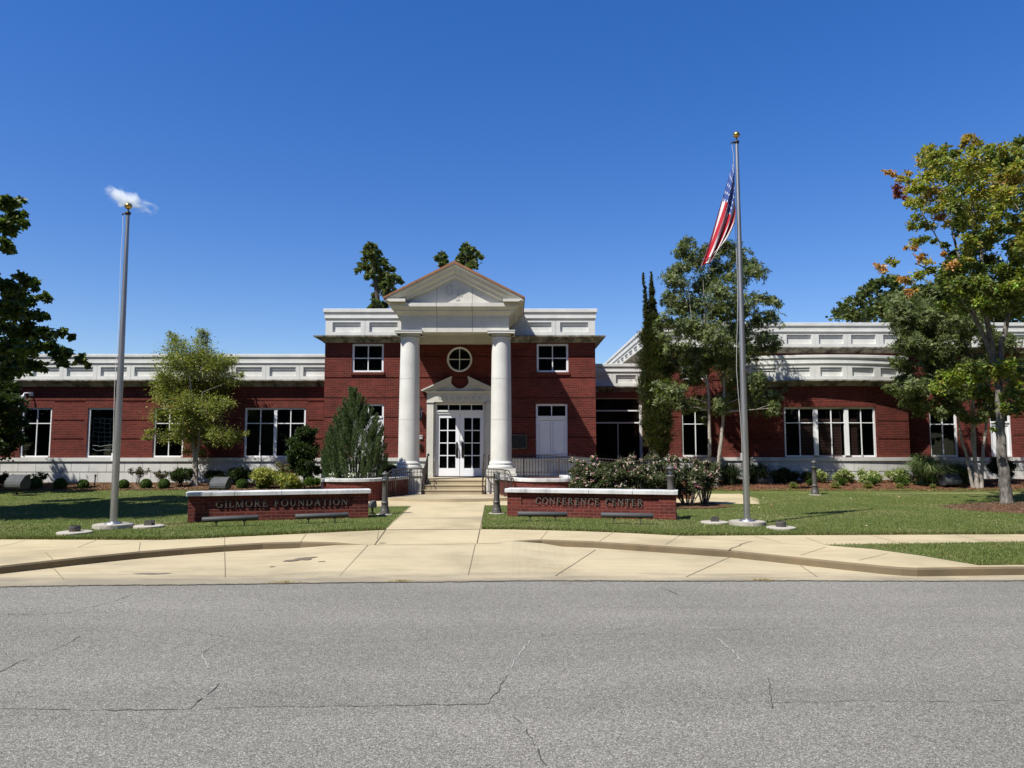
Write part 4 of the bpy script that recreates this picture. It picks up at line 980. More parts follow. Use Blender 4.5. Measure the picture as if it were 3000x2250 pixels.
def chips(name, n, x0, x1, yf, yb, col, seed):
    rng = np.random.default_rng(seed); x = rng.uniform(x0, x1, n); y = rng.uniform(0, 1, n)**1.5*(yb-yf)+yf
    z = np.array([gz(a, b) for a, b in zip(x, y)])+.05+rng.random(n)*.012
    d = rng.normal(size=(n, 3)); d[:, 2] *= .25; nn = rng.normal(size=(n, 3))*.4+np.array([0, 0, 1])
    o = leafmesh(name, np.stack([x, y, z], 1), d, nn, rng.uniform(.05, .16, n), rng.uniform(.008, .03, n), tints(rng, n, col, None, .35), PETAL)
    o['kind'] = 'stuff'; return o
chips('mulch_chips', 16000, -24, -5.7, 27.5, 29.9, [(.16, .085, .05), (.24, .15, .10), (.07, .04, .025), (.33, .24, .17)], 1)
chips('mulch_chips', 18000, 6, 24, 26.65, 31, [(.17, .075, .04), (.24, .13, .08), (.08, .04, .025), (.30, .18, .11)], 2)
# tree ring of the right-hand maple
rcx, rcy = 13.9, 20.2; mb = MB(); n = 40
for r0_, r1_ in ((0, .6), (.6, 1.2), (1.2, 1.75)):
    for k in range(n):
        P = lambda r, k: (rcx+r*1.15*math.cos(2*math.pi*k/n)*(1+.05*math.sin(k*2.1)), rcy+r*math.sin(2*math.pi*k/n)*(1+.05*math.sin(k*1.7)), ZW+.16*(1-(r/1.75)**1.6)-.012)
        mb.quad(P(r0_, k), P(r1_, k), P(r1_, (k+1) % n), P(r0_, (k+1) % n)); mb.sm.add(len(mb.f)-1)
struct(mb.build('mulch_mound', MULCH)); 
rng = np.random.default_rng(5); n = 5000; a = rng.uniform(0, 6.28, n); r = np.sqrt(rng.random(n))*1.8
o = leafmesh('mulch_chips', np.stack([rcx+r*1.15*np.cos(a), rcy+r*np.sin(a), ZW+.16*(1-np.minimum(1, r/1.75)**1.6)+rng.random(n)*.02], 1), rng.normal(size=(n, 3))*np.array([1, 1, .25]), rng.normal(size=(n, 3))*.4+np.array([0, 0, 1]),
             rng.uniform(.05, .14, n), rng.uniform(.006, .014, n), tints(rng, n, [(.19, .13, .09), (.28, .2, .14), (.10, .065, .045)], None, .3), PETAL); o['kind'] = 'stuff'
# grass wedge between pavement and road, right
wd_ = [W(2418, 1597), W(2560, 1609), W(2700, 1628), W(2800, 1645), W(2866, 1656), W(3000, 1655), W(3600, 1654), W(3600, 1585), W(3000, 1588.5), W(2600, 1594)]
struct(sheet('grass_verge', wd_, lambda x, y: ZW+.006, LAWNM))

# grass blades
def inpoly(x, y, P):
    c = np.zeros(len(x), bool); j = len(P)-1
    for i in range(len(P)):
        xi, yi = P[i]; xj, yj = P[j]; c ^= ((yi > y) != (yj > y)) & (x < (xj-xi)*(y-yi)/(yj-yi+1e-12)+xi); j = i
    return c
def blades(name, n, poly, seed, h=.034, edge=None, dens=True):
    rng = np.random.default_rng(seed); P = np.array(poly); lo, hi = P.min(0), P.max(0)
    m = n*3; x = rng.uniform(lo[0], hi[0], m); y = lo[1] + (hi[1]-lo[1])*rng.random(m)**(1.6 if dens else 1); k = inpoly(x, y, poly); x, y = x[k][:n], y[k][:n]; N = len(x)
    z = np.array([gz(a, b) for a, b in zip(x, y)]); hh = h*rng.uniform(.5, 1.4, N)
    u = np.sin(x*1.7+y*.9)*.5+np.sin(x*.6-y*1.3+2)*.5+rng.normal(0, .6, N)
    cols = np.array([(.155, .19, .052), (.20, .225, .075), (.115, .155, .040), (.36, .31, .17)]); ki = np.where(u > .95, 3, rng.integers(0, 3, N))
    t = cols[ki]*(1+rng.normal(0, .22, (N, 1))); t = np.clip(t, .004, .6)
    d = rng.normal(size=(N, 3))*.35+np.array([0, 0, 1]); nn = rng.normal(size=(N, 3)); nn[:, 2] = .1
    o = leafmesh(name, np.stack([x, y, z+hh*.42], 1), d, nn, hh, rng.uniform(.006, .013, N), t, BLADE); o['kind'] = 'stuff'; return o
Lk = [(x, ky(x)+.01) for x in np.linspace(-17, W(1129, 1552)[0], 30)]
LP = Lk + [W(1150, 1530), W(1175, 1508), W(1196, 1488), (W(1087, 1486)[0], W(1087, 1486)[1]), (-5.6, 21.0), (-5.6, 24), (-6.2, 27.55), (-24, 27.5)]
blades('lawn_grass', 130000, LP, 1)
Rk = [(x, ky(x)+.01) for x in np.linspace(W(1411, 1550)[0], 17, 40)]
RP = Rk + [(24, 26), (8.2, 26.02), W(2225, 1477), W(2050, 1477.5), (2.4, 21.1), W(1480, 1481), W(1420, 1482)]
blades('lawn_grass', 150000, RP, 2)
blades('lawn_grass', 22000, wd_, 3, .04)
# thick overhanging fringe along the pavement edge
def fringe(name, xs_, seed):
    rng = np.random.default_rng(seed); x = rng.uniform(xs_[0], xs_[1], 9000); y = np.array([ky(a) for a in x])+rng.normal(.03, .03, len(x)); N = len(x); hh = .06*rng.uniform(.5, 1.4, N)
    cols = [(.12, .16, .04), (.16, .19, .06), (.24, .21, .10), (.09, .13, .03)]
    d = rng.normal(size=(N, 3))*.4+np.array([0, -.25, 1]); nn = rng.normal(size=(N, 3)); nn[:, 2] = .1
    o = leafmesh(name, np.stack([x, y, ZW+hh*.4], 1), d, nn, hh, rng.uniform(.008, .016, N), tints(rng, N, cols), BLADE); o['kind'] = 'stuff'
fringe('lawn_grass', (-12, W(1129, 1552)[0]), 6); fringe('lawn_grass', (W(1411, 1550)[0], 14), 7)
# small fallen leaves
rng = np.random.default_rng(12); n = 46; x = np.concatenate([rng.uniform(5, 14, 36), rng.uniform(-12, -4, 10)]); y = rng.uniform(14.5, 25, n)
o = leafmesh('fallen_leaves', np.stack([x, y, np.full(n, ZW+.05)], 1), rng.normal(size=(n, 3))*np.array([1, 1, .3]), rng.normal(size=(n, 3))*.5+np.array([0, 0, 1]), rng.uniform(.04, .085, n), rng.uniform(.04, .07, n), tints(rng, n, [(.5, .4, .26), (.4, .25, .12)]), PETAL); o['kind'] = 'stuff'
rng = np.random.default_rng(13); n = 500; cx_ = rng.choice([855, 1180, 2205, 1190, 860, 2230], n); x = np.array([onz(c, 1694, 0)[0] for c in cx_])+rng.normal(0, .09, n)
y = 9.95-.062*np.maximum(0, -x)+rng.normal(0, .02, n); o = leafmesh('dry_weeds', np.stack([x, y, np.full(n, .02)], 1), rng.normal(size=(n, 3))*np.array([1, .6, .6]), rng.normal(size=(n, 3)), rng.uniform(.03, .09, n), .004, tints(rng, n, [(.45, .36, .18)]), PETAL); o['kind'] = 'stuff'

# ================================================================== SIGN WALLS, PLANTERS, RAILS, LAMPS, POLES
def signwall(a, b, text, tx0, tx1, tz, label):
    (ax, ay), (bx, by) = a, b; L = math.dist(a, b); rz_ = math.atan2(by-ay, bx-ax)
    t = thing('sign_wall', (ax, ay, ZW-.02), label, 'sign wall', 'low brick sign walls flanking the walk', rz=rz_)
    T = lambda u, d, z: (u, d, z); w = .42; hb = .60; mb = MB()
    px0, px1, pz0, pz1 = L*.088, L*.905, .30, .535
    mb.relief([0, px0, px1, L], [0, pz0, pz1, hb], lambda x, z: .022 if px0 < x < px1 and pz0 < z < pz1 else 0, T, w)
    mb.relief([0, w], [0, hb], lambda x, z: 0, lambda u, d, z: (d, u, z), .01, False); mb.relief([0, w], [0, hb], lambda x, z: 0, lambda u, d, z: (L-d, u, z), .01, False)
    mb.relief([0, L], [0, hb], lambda x, z: 0, lambda u, d, z: (u, w-d, z), .01, False); mb.build('brick_body', BRICK_SIGN, t)
    cp_ = MB(); n = 4; z0, z1 = hb+.001, hb+.088
    for k in range(n):
        g0, g1 = lerp(-.045, L+.045, k/n)+(.004 if k else 0), lerp(-.045, L+.045, (k+1)/n)-(.004 if k < n-1 else 0)
        cp_.prism([(-.076, z0), (w+.07, z0), (w+.07, z1-.008), (w+.055, z1), (-.06, z1), (-.076, z1-.008)], (g0, g1), 'x')
    cp_.build('stone_cap', STONE_CAP, t)
    h = .155; 
    for mb in lettering(text, L*tx0, L*tx1, tz, h, -.026, .018, .12): mb.build('letter', BRONZE, t)
    return t
a, b = XY(549, 1531), XY(1079, 1517); signwall(a, b, 'GILMORE FOUNDATION', .143, .878, .335, 'low angled brick sign wall with bronze letters, left of the walk behind two grey tube lights')
c, d = XY(1486, 1512.5), XY(1981, 1524); signwall(c, d, 'CONFERENCE CENTER', .175, .817, .33, 'low angled brick sign wall with bronze letters, right of the walk below the rose bushes')

def planter(s, label):
    xo = XC+s*3.92; xm = XC+s*2.95; xi = XC+s*1.72
    plan = [(xo, 26.2), (xo, 23.3), (xo-s*.12, 23.02), (xo-s*.4, 22.88), (xm, 22.86), (XC+s*2.45, 23.0), (XC+s*2.1, 23.45), (xi, 24.3), (XC+s*1.54, 25.15)]
    # smooth plan
    P = []
    for k in range(len(plan)-1):
        for q in range(4):
            p0, p1, p2, p3 = plan[max(k-1, 0)], plan[k], plan[k+1], plan[min(k+2, len(plan)-1)]; t = q/4
            cr_ = lambda i: .5*((2*p1[i])+(-p0[i]+p2[i])*t+(2*p0[i]-5*p1[i]+4*p2[i]-p3[i])*t*t+(-p0[i]+3*p1[i]-3*p2[i]+p3[i])*t**3); P.append((cr_(0), cr_(1)))
    P.append(plan[-1]); 
    if s < 0: path = P
    else: path = P[::-1]
    t = thing('planter_wall', (XC+s*2.8, 23.6, ZW), label, 'planter', 'curved brick planters beside the steps')
    zc0, zc1 = .735, .83; mb = MB(); u = 0; w = .22
    N_ = lambda k: (Vector((path[min(k+1, len(path)-1)][0]-path[max(k-1, 0)][0], path[min(k+1, len(path)-1)][1]-path[max(k-1, 0)][1])).normalized())
    for k in range(len(path)-1):
        (x0, y0), (x1, y1) = path[k], path[k+1]; du = math.dist(path[k], path[k+1])
        mb.quad((x0, y0, .05), (x1, y1, .05), (x1, y1, zc0), (x0, y0, zc0), [(u, .05), (u+du, .05), (u+du, zc0), (u, zc0)]); u += du
    mb.build('brick_body', BRICK_SIGN, t)
    MB().sweep(path, [(-.26, zc0), (.045, zc0), (.045, zc1-.01), (.03, zc1), (-.26, zc1)]).build('stone_cap', STONE_CAP, t)
    so_ = MB(); so_.poly([(x, y, zc1-.08) for x, y in P] + [(XC+s*1.54, 26.2, zc1-.08)]); so_.build('soil', MULCH, t)
planter(-1, 'curved brick planter with a stone cap around the juniper, left of the steps'); planter(1, 'curved brick planter with a stone cap beside the roses, right of the steps')

def railing(path, zb_f, H, label, pitch=.115, rail_r=.02, posts=(), name='railing', bent=False):
    """path: plan points with their base height; one object per bar"""
    P = [Vector(p) for p in path]; t = thing(name, tuple(P[0]), label, 'railing', 'dark metal railings at the entrance')
    top = [p+Vector((0, 0, H)) for p in P]
    if bent: top[-1].z -= .16; top.insert(-1, top[-2].lerp(top[-1], .28)+Vector((0, 0, .04))); top.append(top[-1]+Vector((.0, -.02, -.05)))
    MB().tube([tuple(q) for q in top], rail_r, 6).build('top_rail', RAILM, t)
    MB().tube([tuple(p+Vector((0, 0, .10))) for p in P], rail_r*.7, 5).build('bottom_rail', RAILM, t)
    MB().tube([tuple(p+Vector((0, 0, H-.11))) for p in P[:-1]]+[tuple(P[-1]+Vector((0, 0, H-.26 if bent else H-.11)))], rail_r*.6, 5).build('upper_rail', RAILM, t)
    L = sum((b_-a_).length for a_, b_ in zip(P, P[1:])); n = int(L/pitch)
    def pos(s_):
        for a_, b_ in zip(P, P[1:]):
            l = (b_-a_).length
            if s_ <= l+1e-6: return a_.lerp(b_, s_/l)
            s_ -= l
        return P[-1].copy()
    b0 = None
    for k in range(n+1):
        p = pos(L*k/n); last = (k == n or k == 0)
        hh = H - (.16*max(0, (k/n-.72)/.28) if bent else 0)
        if k in (0, n) or (k % 12 == 0 and n > 16):
            MB().box(p.x-.02, p.x+.02, p.y-.02, p.y+.02, p.z-.05, p.z+hh).build('post', RAILM, t)
        else: MB().tube([(p.x, p.y, p.z+.09), (p.x, p.y, p.z+hh)], .0085, 4).build('baluster', RAILM, t)
    return t
for s, lab in ((-1, 'dark metal railing curving out from the steps past the left column pedestal'), (1, 'dark metal railing curving out from the steps past the right column pedestal')):
    railing([(XC+s*1.0, 24.98, .22), (XC+s*1.35, 24.75, .22), (XC+s*1.62, 24.2, .22), (XC+s*1.86, 23.6, .20), (XC+s*1.98, 23.3, .16)], None, .86, lab, bent=True)
    lab2 = lab.replace('curving out from the steps past', 'sloping up the steps inside')
    t = thing('handrail', (XC+s*1.0, 25.05, .22), 'dark metal handrail sloping up the steps on the ' + ('left' if s < 0 else 'right') + ' side of the doors', 'handrail', 'dark metal railings at the entrance')
    x = XC+s*.99; MB().tube([(x, 24.98, 1.08), (x, 25.2, 1.12), (x, 26.15, 1.56), (x, 26.4, 1.57), (x, 26.44, 1.50)], .022, 6).build('top_rail', RAILM, t)
    for k in range(8): y = 25.15+.14*k; zz0 = .22+.155*max(0, min(3, math.floor((y-25)/.34)+1)); MB().tube([(x, y, zz0), (x, y, 1.10+max(0, y-25.15)*.46)], .0085, 4).build('baluster', RAILM, t)
ry = 26.45; rx0, rx1, rx2 = XC+1.15, X(1605, ry, 1340), X(1990, ry, 1350)
ra = railing([(rx0, ry, ZL), (rx1, ry, ZL), (rx2, ry, .37)], None, .84, 'long dark metal railing along the ramp behind the rose bushes', .105, .019)

# bollards
def bollard(x, y, k, label):
    t = thing('bollard_light', (x, y, ZW), label, 'bollard light', 'fluted grey bollard lights along the walks'); z = gz(x, y); mb = MB()
    fz = lambda q: z+.30*k < q < z+.82*k or z+.11*k < q < z+.27*k
    pr_ = [(.125, 0), (.125, .07), (.115, .085), (.118, .10), (.108, .12), (.098, .16), (.088, .22), (.083, .262), (.086, .27), (.092, .28), (.092, .30), (.078, .312), (.076, .33), (.073, .5), (.070, .65), (.067, .81), (.085, .825), (.09, .84), (.09, .86), (.078, .87)]
    mb.lathe([(r*k, z+h*k) for r, h in pr_], x, y, 32, True, fz); mb.build('fluted_post', GREYB, t)
    MB().lathe([(r*k, z+h*k) for r, h in ((.072, .872), (.075, .90), (.070, .985))], x, y, 20).build('lamp_glass', LGLASS, t)
    MB().lathe([(r*k, z+h*k) for r, h in ((.028, .872), (.03, .93), (.018, .96))], x, y, 10).build('lamp', WHITE, t)
    mb = MB(); mb.lathe([(r*k, z+h*k) for r, h in ((.078, .986), (.094, .99), (.09, 1.005), (.07, 1.03), (.04, 1.048), (.022, 1.056), (.018, 1.07))], x, y, 24)
    for q in range(6): a_ = q*math.pi/3; mb.tube([(x+.076*k*math.cos(a_), y+.076*k*math.sin(a_), z+.865*k), (x+.076*k*math.cos(a_), y+.076*k*math.sin(a_), z+.99*k)], .004, 4)
    mb.build('lamp_cap', GREYB, t)
    MB().lathe([(.20, z-.03), (.20, z+.012), (.18, z+.018)], x, y, 20).build('footing', CONC_GREY, t)
x, y = XY(1127, 1507); bollard(x, y, 1.0, 'bollard light on the lawn beside the right end of the left sign wall')
x, y = XY(1455, 1504.5); bollard(x, y, 1.0, 'bollard light on the lawn between the walk and the right sign wall')
x, y = X(1964.5, 17.5, 1400), 17.5; bollard(x, y, 1.17, 'bollard light rising behind the right sign wall against the roses')
x, y = X(2386, 25.6, 1400), 25.6; bollard(x, y, 1.12, 'bollard light by the thin path below the triple window')

# tube lights
def tubelight(pa, pb, supp, Y, zax, label):
    (ax, az), (bx, bz) = at(*pa, Y[0]), at(*pb, Y[1]); t = thing('tube_light', ((ax+bx)/2, (Y[0]+Y[1])/2, ZW), label, 'tube light', 'grey tube floodlights in front of the sign walls')
    A, B_ = Vector((ax, Y[0], az)), Vector((bx, Y[1], bz)); mb = MB(); r = .055
    mb.tube([tuple(A), tuple(A.lerp(B_, .004)), tuple(A.lerp(B_, .996)), tuple(B_)], [r*.93, r, r, r*.93], 20); mb.build('housing', GREYT, t)
    for s_ in supp:
        p = A.lerp(B_, s_); m = MB(); m.tube([(p.x, p.y, .11), (p.x, p.y, p.z-r*.4)], .011, 6); m.box(p.x-.03, p.x+.03, p.y-.02, p.y+.02, p.z-r-.02, p.z-r*.6); m.lathe([(.035, .10), (.035, .135)], p.x, p.y, 10); m.build('stand', GREYT, t)
tubelight((592, 1523), (757, 1515.5), (.25, .75), (15.55, 15.85), .25, 'grey tube light nearest the flagpole, before the left sign wall')
tubelight((865, 1513.5), (1020, 1508), (.25, .75), (16.2, 16.5), .25, 'grey tube light nearest the walk, before the left sign wall')
tubelight((1517, 1505.5), (1662, 1506.5), (.25, .75), (16.75, 16.7), .25, 'grey tube light nearest the walk, before the right sign wall')
tubelight((1761, 1508.5), (1914, 1511), (.25, .75), (16.2, 16.0), .25, 'grey tube light farther from the walk, before the right sign wall')

# box floodlights
FIXEND = simple('fixture_end', (.045, .047, .05), .5)
def floodlight(px, py0, py1, wpx, Y, rz_, label, tilt=0, flip=False, k=1):
    x, z0 = at(px, py1, Y); z1 = at(px, py0, Y)[1]; w = M(wpx, Y); h = z1-z0; g = gz(x, Y)
    t = thing('floodlight', (x, Y, g), label, 'floodlight', 'grey box floodlights in the planting', rz=rz_)
    prof = [(-.42*h, h*.12), (-.36*h, h*.02), (-.1*h, 0), (.35*h, h*.05), (.45*h, h*.3), (.40*h, h*.7), (.30*h, h), (.22*h, h), (-.10*h, h*.86), (-.38*h, h*.5), (-.44*h, h*.30)]
    if flip: prof = [(-a_, b_) for a_, b_ in prof][::-1]
    b0 = z0-g+.04; mb = MB(); mb.prism([(a_, b0+b_) for a_, b_ in prof], (-w/2+.012, w/2-.012), 'x'); mb.build('housing', GREYP, t)
    for s_ in (-1, 1): MB().prism([(a_*1.05, b0+h*.5+(b_-h*.5)*1.05) for a_, b_ in prof], tuple(sorted((s_*(w/2-.011), s_*w/2))), 'x').build('end_plate', FIXEND, t)
    MB().tube([(0, 0, -.05), (0, 0, b0+h*.2)], .03, 8).box(-.09, .09, -.05, .05, -.02, .035).build('stand', BLACK, t)
floodlight(50, 1394, 1434, 58, 25.4, R(-14), 'grey box floodlight at the lawn edge, below the leftmost window')
floodlight(645, 1401, 1437, 52, 26.4, R(-12), 'grey box floodlight rising behind the left sign wall', )
floodlight(2784, 1389, 1424, 56, 27.6, R(14), 'grey box floodlight in the mulch right of the tall bright grass')
floodlight(2239, 1393, 1422, 46, 28.4, R(8), 'grey box floodlight in leafy shade right of the right flagpole')
floodlight(1091, 1471, 1492, 22, 18.6, R(-60), 'small grey floodlight tucked behind the right end of the left sign wall')

# flagpoles
def flagpole(px, Yp, ball_y, tpx, label, cord=False):
    xb = X(px, Yp, 1527); xt = xb; z0 = ZW; zd = z0+.085
    zball = Z(ball_y, Yp); rb = .075; ztr = Z(ball_y+26, Yp); t = thing('flagpole', (xb, Yp, z0), label, 'flagpole', 'aluminium flagpoles on round concrete bases')
    mb = MB(); R0, R1 = .070, .037; pts = []; n = 14
    for k in range(n+1): pts.append((lerp(R0, R1, max(0, (k/n-.3)/.7)), lerp(zd, ztr, k/n)))
    mb.lathe(pts, xb, Yp, 24); mb.build('pole', ALU, t)
    MB().lathe([(.17, zd), (.165, zd+.02), (.12, zd+.035), (.078, zd+.05)], xb, Yp, 24).build('collar', ALU, t)
    mb = MB(); n = 36; rr = .385
    rnd_ = random.Random(int(px)); e = [rr*(1+rnd_.uniform(-.02, .02)) for _ in range(n)]
    mb.prism([(xb+e[k]*math.cos(2*math.pi*k/n), Yp+e[k]*math.sin(2*math.pi*k/n)) for k in range(n)], (z0-.05, zd-.012), 'z')
    mb.prism([(xb+(e[k]-.02)*math.cos(2*math.pi*k/n), Yp+(e[k]-.02)*math.sin(2*math.pi*k/n)) for k in range(n)], (zd-.0115, zd), 'z'); mb.build('concrete_base', CONC_GREY, t)
    MB().lathe([(.045, ztr), (.055, ztr+.02), (.06, ztr+.05), (.03, ztr+.08), (.012, ztr+.1), (.010, zball-rb+.005)], xb, Yp, 12).tube([(xb-.04, Yp, ztr+.03), (xb-.11, Yp, ztr+.03), (xb-.12, Yp, ztr)], .018, 6).build('truck', BLACK, t)
    mb = MB(); mb.lathe([(max(.002, rb*math.sin(math.pi*k/14)), zball-rb*math.cos(math.pi*k/14)) for k in range(15)], xb, Yp, 20); mb.build('ball_finial', GOLD, t)
    cd = MB(); sx = -.085
    cp2 = [(xb+sx*1.3, Yp, ztr)]+[(xb+sx-.012*math.sin(k*.9)-.05*math.exp(-((k-9)/1.6)**2)*(1 if cord else 0), Yp-.02, lerp(ztr-.3, 1.9, k/12)) for k in range(13)]+[(xb-.078, Yp-.01, 1.55)]
    cd.tube(cp2, .0055, 4); cd.box(xb-.10, xb-.07, Yp-.02, Yp+.02, 1.5, 1.66); cd.build('halyard', WHITE if not cord else simple('cord_grey', (.45, .45, .43)), t)
    return xb, Yp, zball, ztr
flagpole(332.5, 15.4, 603.8, 0, 'bare aluminium flagpole with a gold ball, left of the walk')
fx, fy, fzb, fzt = flagpole(2189, 16.0, 395, 0, 'taller aluminium flagpole flying the flag, right of the walk', True)
# flag
def flagmat():
    m, n, l, b = newmat('flag_cloth'); uv = n.new('ShaderNodeTexCoord').outputs['UV']; sp = n.new('ShaderNodeSeparateXYZ'); l.new(uv, sp.inputs[0])
    def mth(op, a_, b_=None):
        q = n.new('ShaderNodeMath'); q.operation = op
        for i, v in enumerate((a_, b_)):
            if v is None: continue
            if isinstance(v, (int, float)): q.inputs[i].default_value = v
            else: l.new(v, q.inputs[i])
        return q.outputs[0]
    u, v = sp.outputs[0], sp.outputs[1]
    st_ = mth('LESS_THAN', mth('MODULO', mth('MULTIPLY', v, 13.0), 2.0), 1.0)            # odd stripes red, from the bottom
    can = mth('MULTIPLY', mth('LESS_THAN', u, .31), mth('GREATER_THAN', v, 6/13))
    a1 = mth('SUBTRACT', mth('FRACT', mth('MULTIPLY', u, 15.0)), .5); a2 = mth('SUBTRACT', mth('FRACT', mth('MULTIPLY', v, 16.7)), .5)
    dd = mth('ADD', mth('MULTIPLY', a1, a1), mth('MULTIPLY', a2, a2)); star = mth('LESS_THAN', dd, .035)
    c = mix(n, l, st_, (.80, .79, .77), (.52, .018, .035)); cc = mix(n, l, star, (.05, .10, .32), (.78, .80, .84)); c = mix(n, l, can, c, cc)
    l.new(c, b.inputs['Base Color']); b.inputs['Roughness'].default_value = .75
    tr = n.new('ShaderNodeBsdfTranslucent'); l.new(c, tr.inputs[0]); mx = n.new('ShaderNodeMixShader'); mx.inputs[0].default_value = .35
    l.new(b.outputs[0], mx.inputs[1]); l.new(tr.outputs[0], mx.inputs[2]); l.new(mx.outputs[0], n['Material Output'].inputs['Surface']); return m
mb = MB(); NU, NV = 48, 30; zt_f, zb_f = Z(472, fy), Z(640, fy); grid = []
for j in range(NV+1):
    v = j/NV; row = []
    for i in range(NU+1):
        u = i/NU; hz = lerp(zb_f, zt_f, v); hx = fx-.075 + .03*math.sin(v*9)*0
        gat = u*(1-.15*u)
        # each thread falls steeply to the left; the lower edge ends at the tip, the upper edge hangs outermost
        dx = lerp(-.62, -1.30, v)*gat*lerp(1.0, .86, v); Lf = lerp(1.30, 4.35, v*.98)
        dz = -(1.12 + 1.95*v*(1-.1*v))*gat
        dx = -(.88*u**1.55*(1-v) + (.98*u**.95)*v) ; dx += .18*math.sin(v*math.pi)*u
        fold = math.sin(v*19+u*1.5)*.055*min(1, u*3+.15)
        x = hx + dx*.86 + fold*.3; y = fy-.03 + math.cos(v*19+u*2)*.13*min(1, u*2.4+.1) - .05*u; z = hz + dz*.99 - .03*math.sin(v*13+1)*u
        row.append((x, y, z))
    grid.append(row)
for j in range(NV):
    for i in range(NU):
        mb.quad(grid[j][i], grid[j][i+1], grid[j+1][i+1], grid[j+1][i], [(i/NU, j/NV), ((i+1)/NU, j/NV), ((i+1)/NU, (j+1)/NV), (i/NU, (j+1)/NV)]); mb.sm.add(len(mb.f)-1)
fo = mb.build('flag', flagmat(), origin=(fx, fy, zt_f)); tag(fo, 'limp red and white striped flag with starred blue corner on the taller flagpole', 'flag')

# in-ground uplights on concrete pads
def pad(px, py, Y, w, label, open_=False):
    x = X(px, Y, py); t = thing('ground_uplight', (x, Y, ZW), label, 'uplight', 'round concrete pads with small uplights by the flagpoles')
    MB().lathe([(w/2, .06), (w/2, .155), (w/2-.02, .165), (.01, .1655)], x, Y, 30, False).build('concrete_pad', CONC_GREY, t)
    mb = MB(); n = 20
    if open_:
        for q in (0, 1):
            x0 = x-.02+q*.03; mb.prism([(x0-.07, .166), (x0+.09, .166), (x0+.09, .27), (x0-.03, .27), (x0-.065, .24)], (Y-.05+q*.06, Y-.02+q*.06))
    else: mb.lathe([(.10, .166), (.105, .24), (.098, .27), (.085, .272), (.082, .20), (.01, .195)], x, Y, n, False)
    mb.build('lamp_shield', GREYB, t)
pad(219, 1553, 14.35, .62, 'round concrete pad with a dark ring light, left of the left flagpole')
pad(437, 1536, 15.5, .60, 'round concrete pad with a split dark shield, right of the left flagpole', True)
pad(2093, 1528, 16.3, .60, 'round concrete pad with a split dark shield, left of the right flagpole', True)
pad(2288, 1541, 15.2, .58, 'round concrete pad with a dark ring light, right of the right flagpole')
# white pipe stub in the left planter
x_, z_ = at(1077, 1398, 23.6); o = MB().tube([(x_, 23.6, .75), (x_+.01, 23.6, Z(1385, 23.6))], .018, 8).build('pipe_stub', WHITE, origin=(x_, 23.6, .75)); tag(o, 'short white pipe standing in the soil of the left planter', 'pipe')
x_ = X(279, 28.6, 1410); z_ = gz(x_, 28.6); o = MB().tube([(x_-.02, 28.6, z_), (x_, 28.6, z_+.45)], .022, 6).box(x_-.03, x_+.03, 28.58, 28.62, z_+.42, z_+.5).build('garden_stake', BLACK, origin=(x_, 28.6, z_)); tag(o, 'thin dark stake leaning in the mulch left of the left flagpole', 'stake')
# ================================================================== PLANTS
def tree(name, base, blobs, stems, label, cat='tree', leafkw=None, bark=BARK, group=None, kind='leaf', seed=1, maxl=60, limb_seed=1):
    t = thing(name, base, label, cat, group); mb = MB(); limbs(mb, base, stems, blobs, limb_seed, maxl=maxl); mb.build('trunk', bark, t)
    kw = dict(leafkw or {}); fn = {'leaf': foliage, 'rosette': rosettes, 'spray': sprays}[kind]; o = fn('crown', blobs, seed=seed, parent=t, **kw); return t
# --- small yellow-green tree in front of the left wing
Y = 28.7
bl = [(290,110,45),(250,75,25),(500,70,45),(480,120,50),(300,170,80),(450,210,110),(600,260,80),(250,300,90),(400,320,120),(600,330,100),(720,290,55),(790,380,30),(740,410,55),(200,400,70),(220,440,90),(400,450,120),(600,460,100),(150,520,40),(210,550,75),(350,590,110),(560,600,100),(690,590,45),(160,680,65),(350,720,90),(520,720,60),(550,790,80),(120,820,50),(230,840,60),(330,800,70),(650,820,80),(750,830,50),(820,820,25),(420,860,75),(560,880,60),(690,880,40),(90,850,30),(480,960,40),(380,960,35)]
B2 = blobs_px(bl, Y, 2, .92, 1.1, 400, 950, 2.552)
xb, zb2_ = X(571, Y, 1415), gz(-12.3, Y); tz = lambda py: Z(py, Y); tx_ = lambda px, py: X(px, Y, py)
stems = [([(xb, Y, zb2_), (xb-.02, Y, tz(1350)), (tx_(566, 1300), Y, tz(1300)), (tx_(560, 1200), Y+.1, tz(1200)), (tx_(555, 1090), Y, tz(1090))], .12, .03),
         ([(xb+.08, Y, zb2_), (xb+.06, Y-.05, tz(1350)), (tx_(585, 1290), Y-.1, tz(1290)), (tx_(600, 1150), Y-.2, tz(1150))], .07, .02)]
tree('small_tree', (xb, Y, zb2_), B2, stems, 'small yellow-green tree in front of the left wing, beside the box floodlight', leafkw=dict(per=820, L=.105, W=.040, cols=[(.22, .25, .05), (.16, .20, .04), (.30, .31, .08), (.11, .15, .03), (.27, .24, .08)], up=.7, droop=.15, sub=9, spread=.46), bark=BARKL, seed=2)
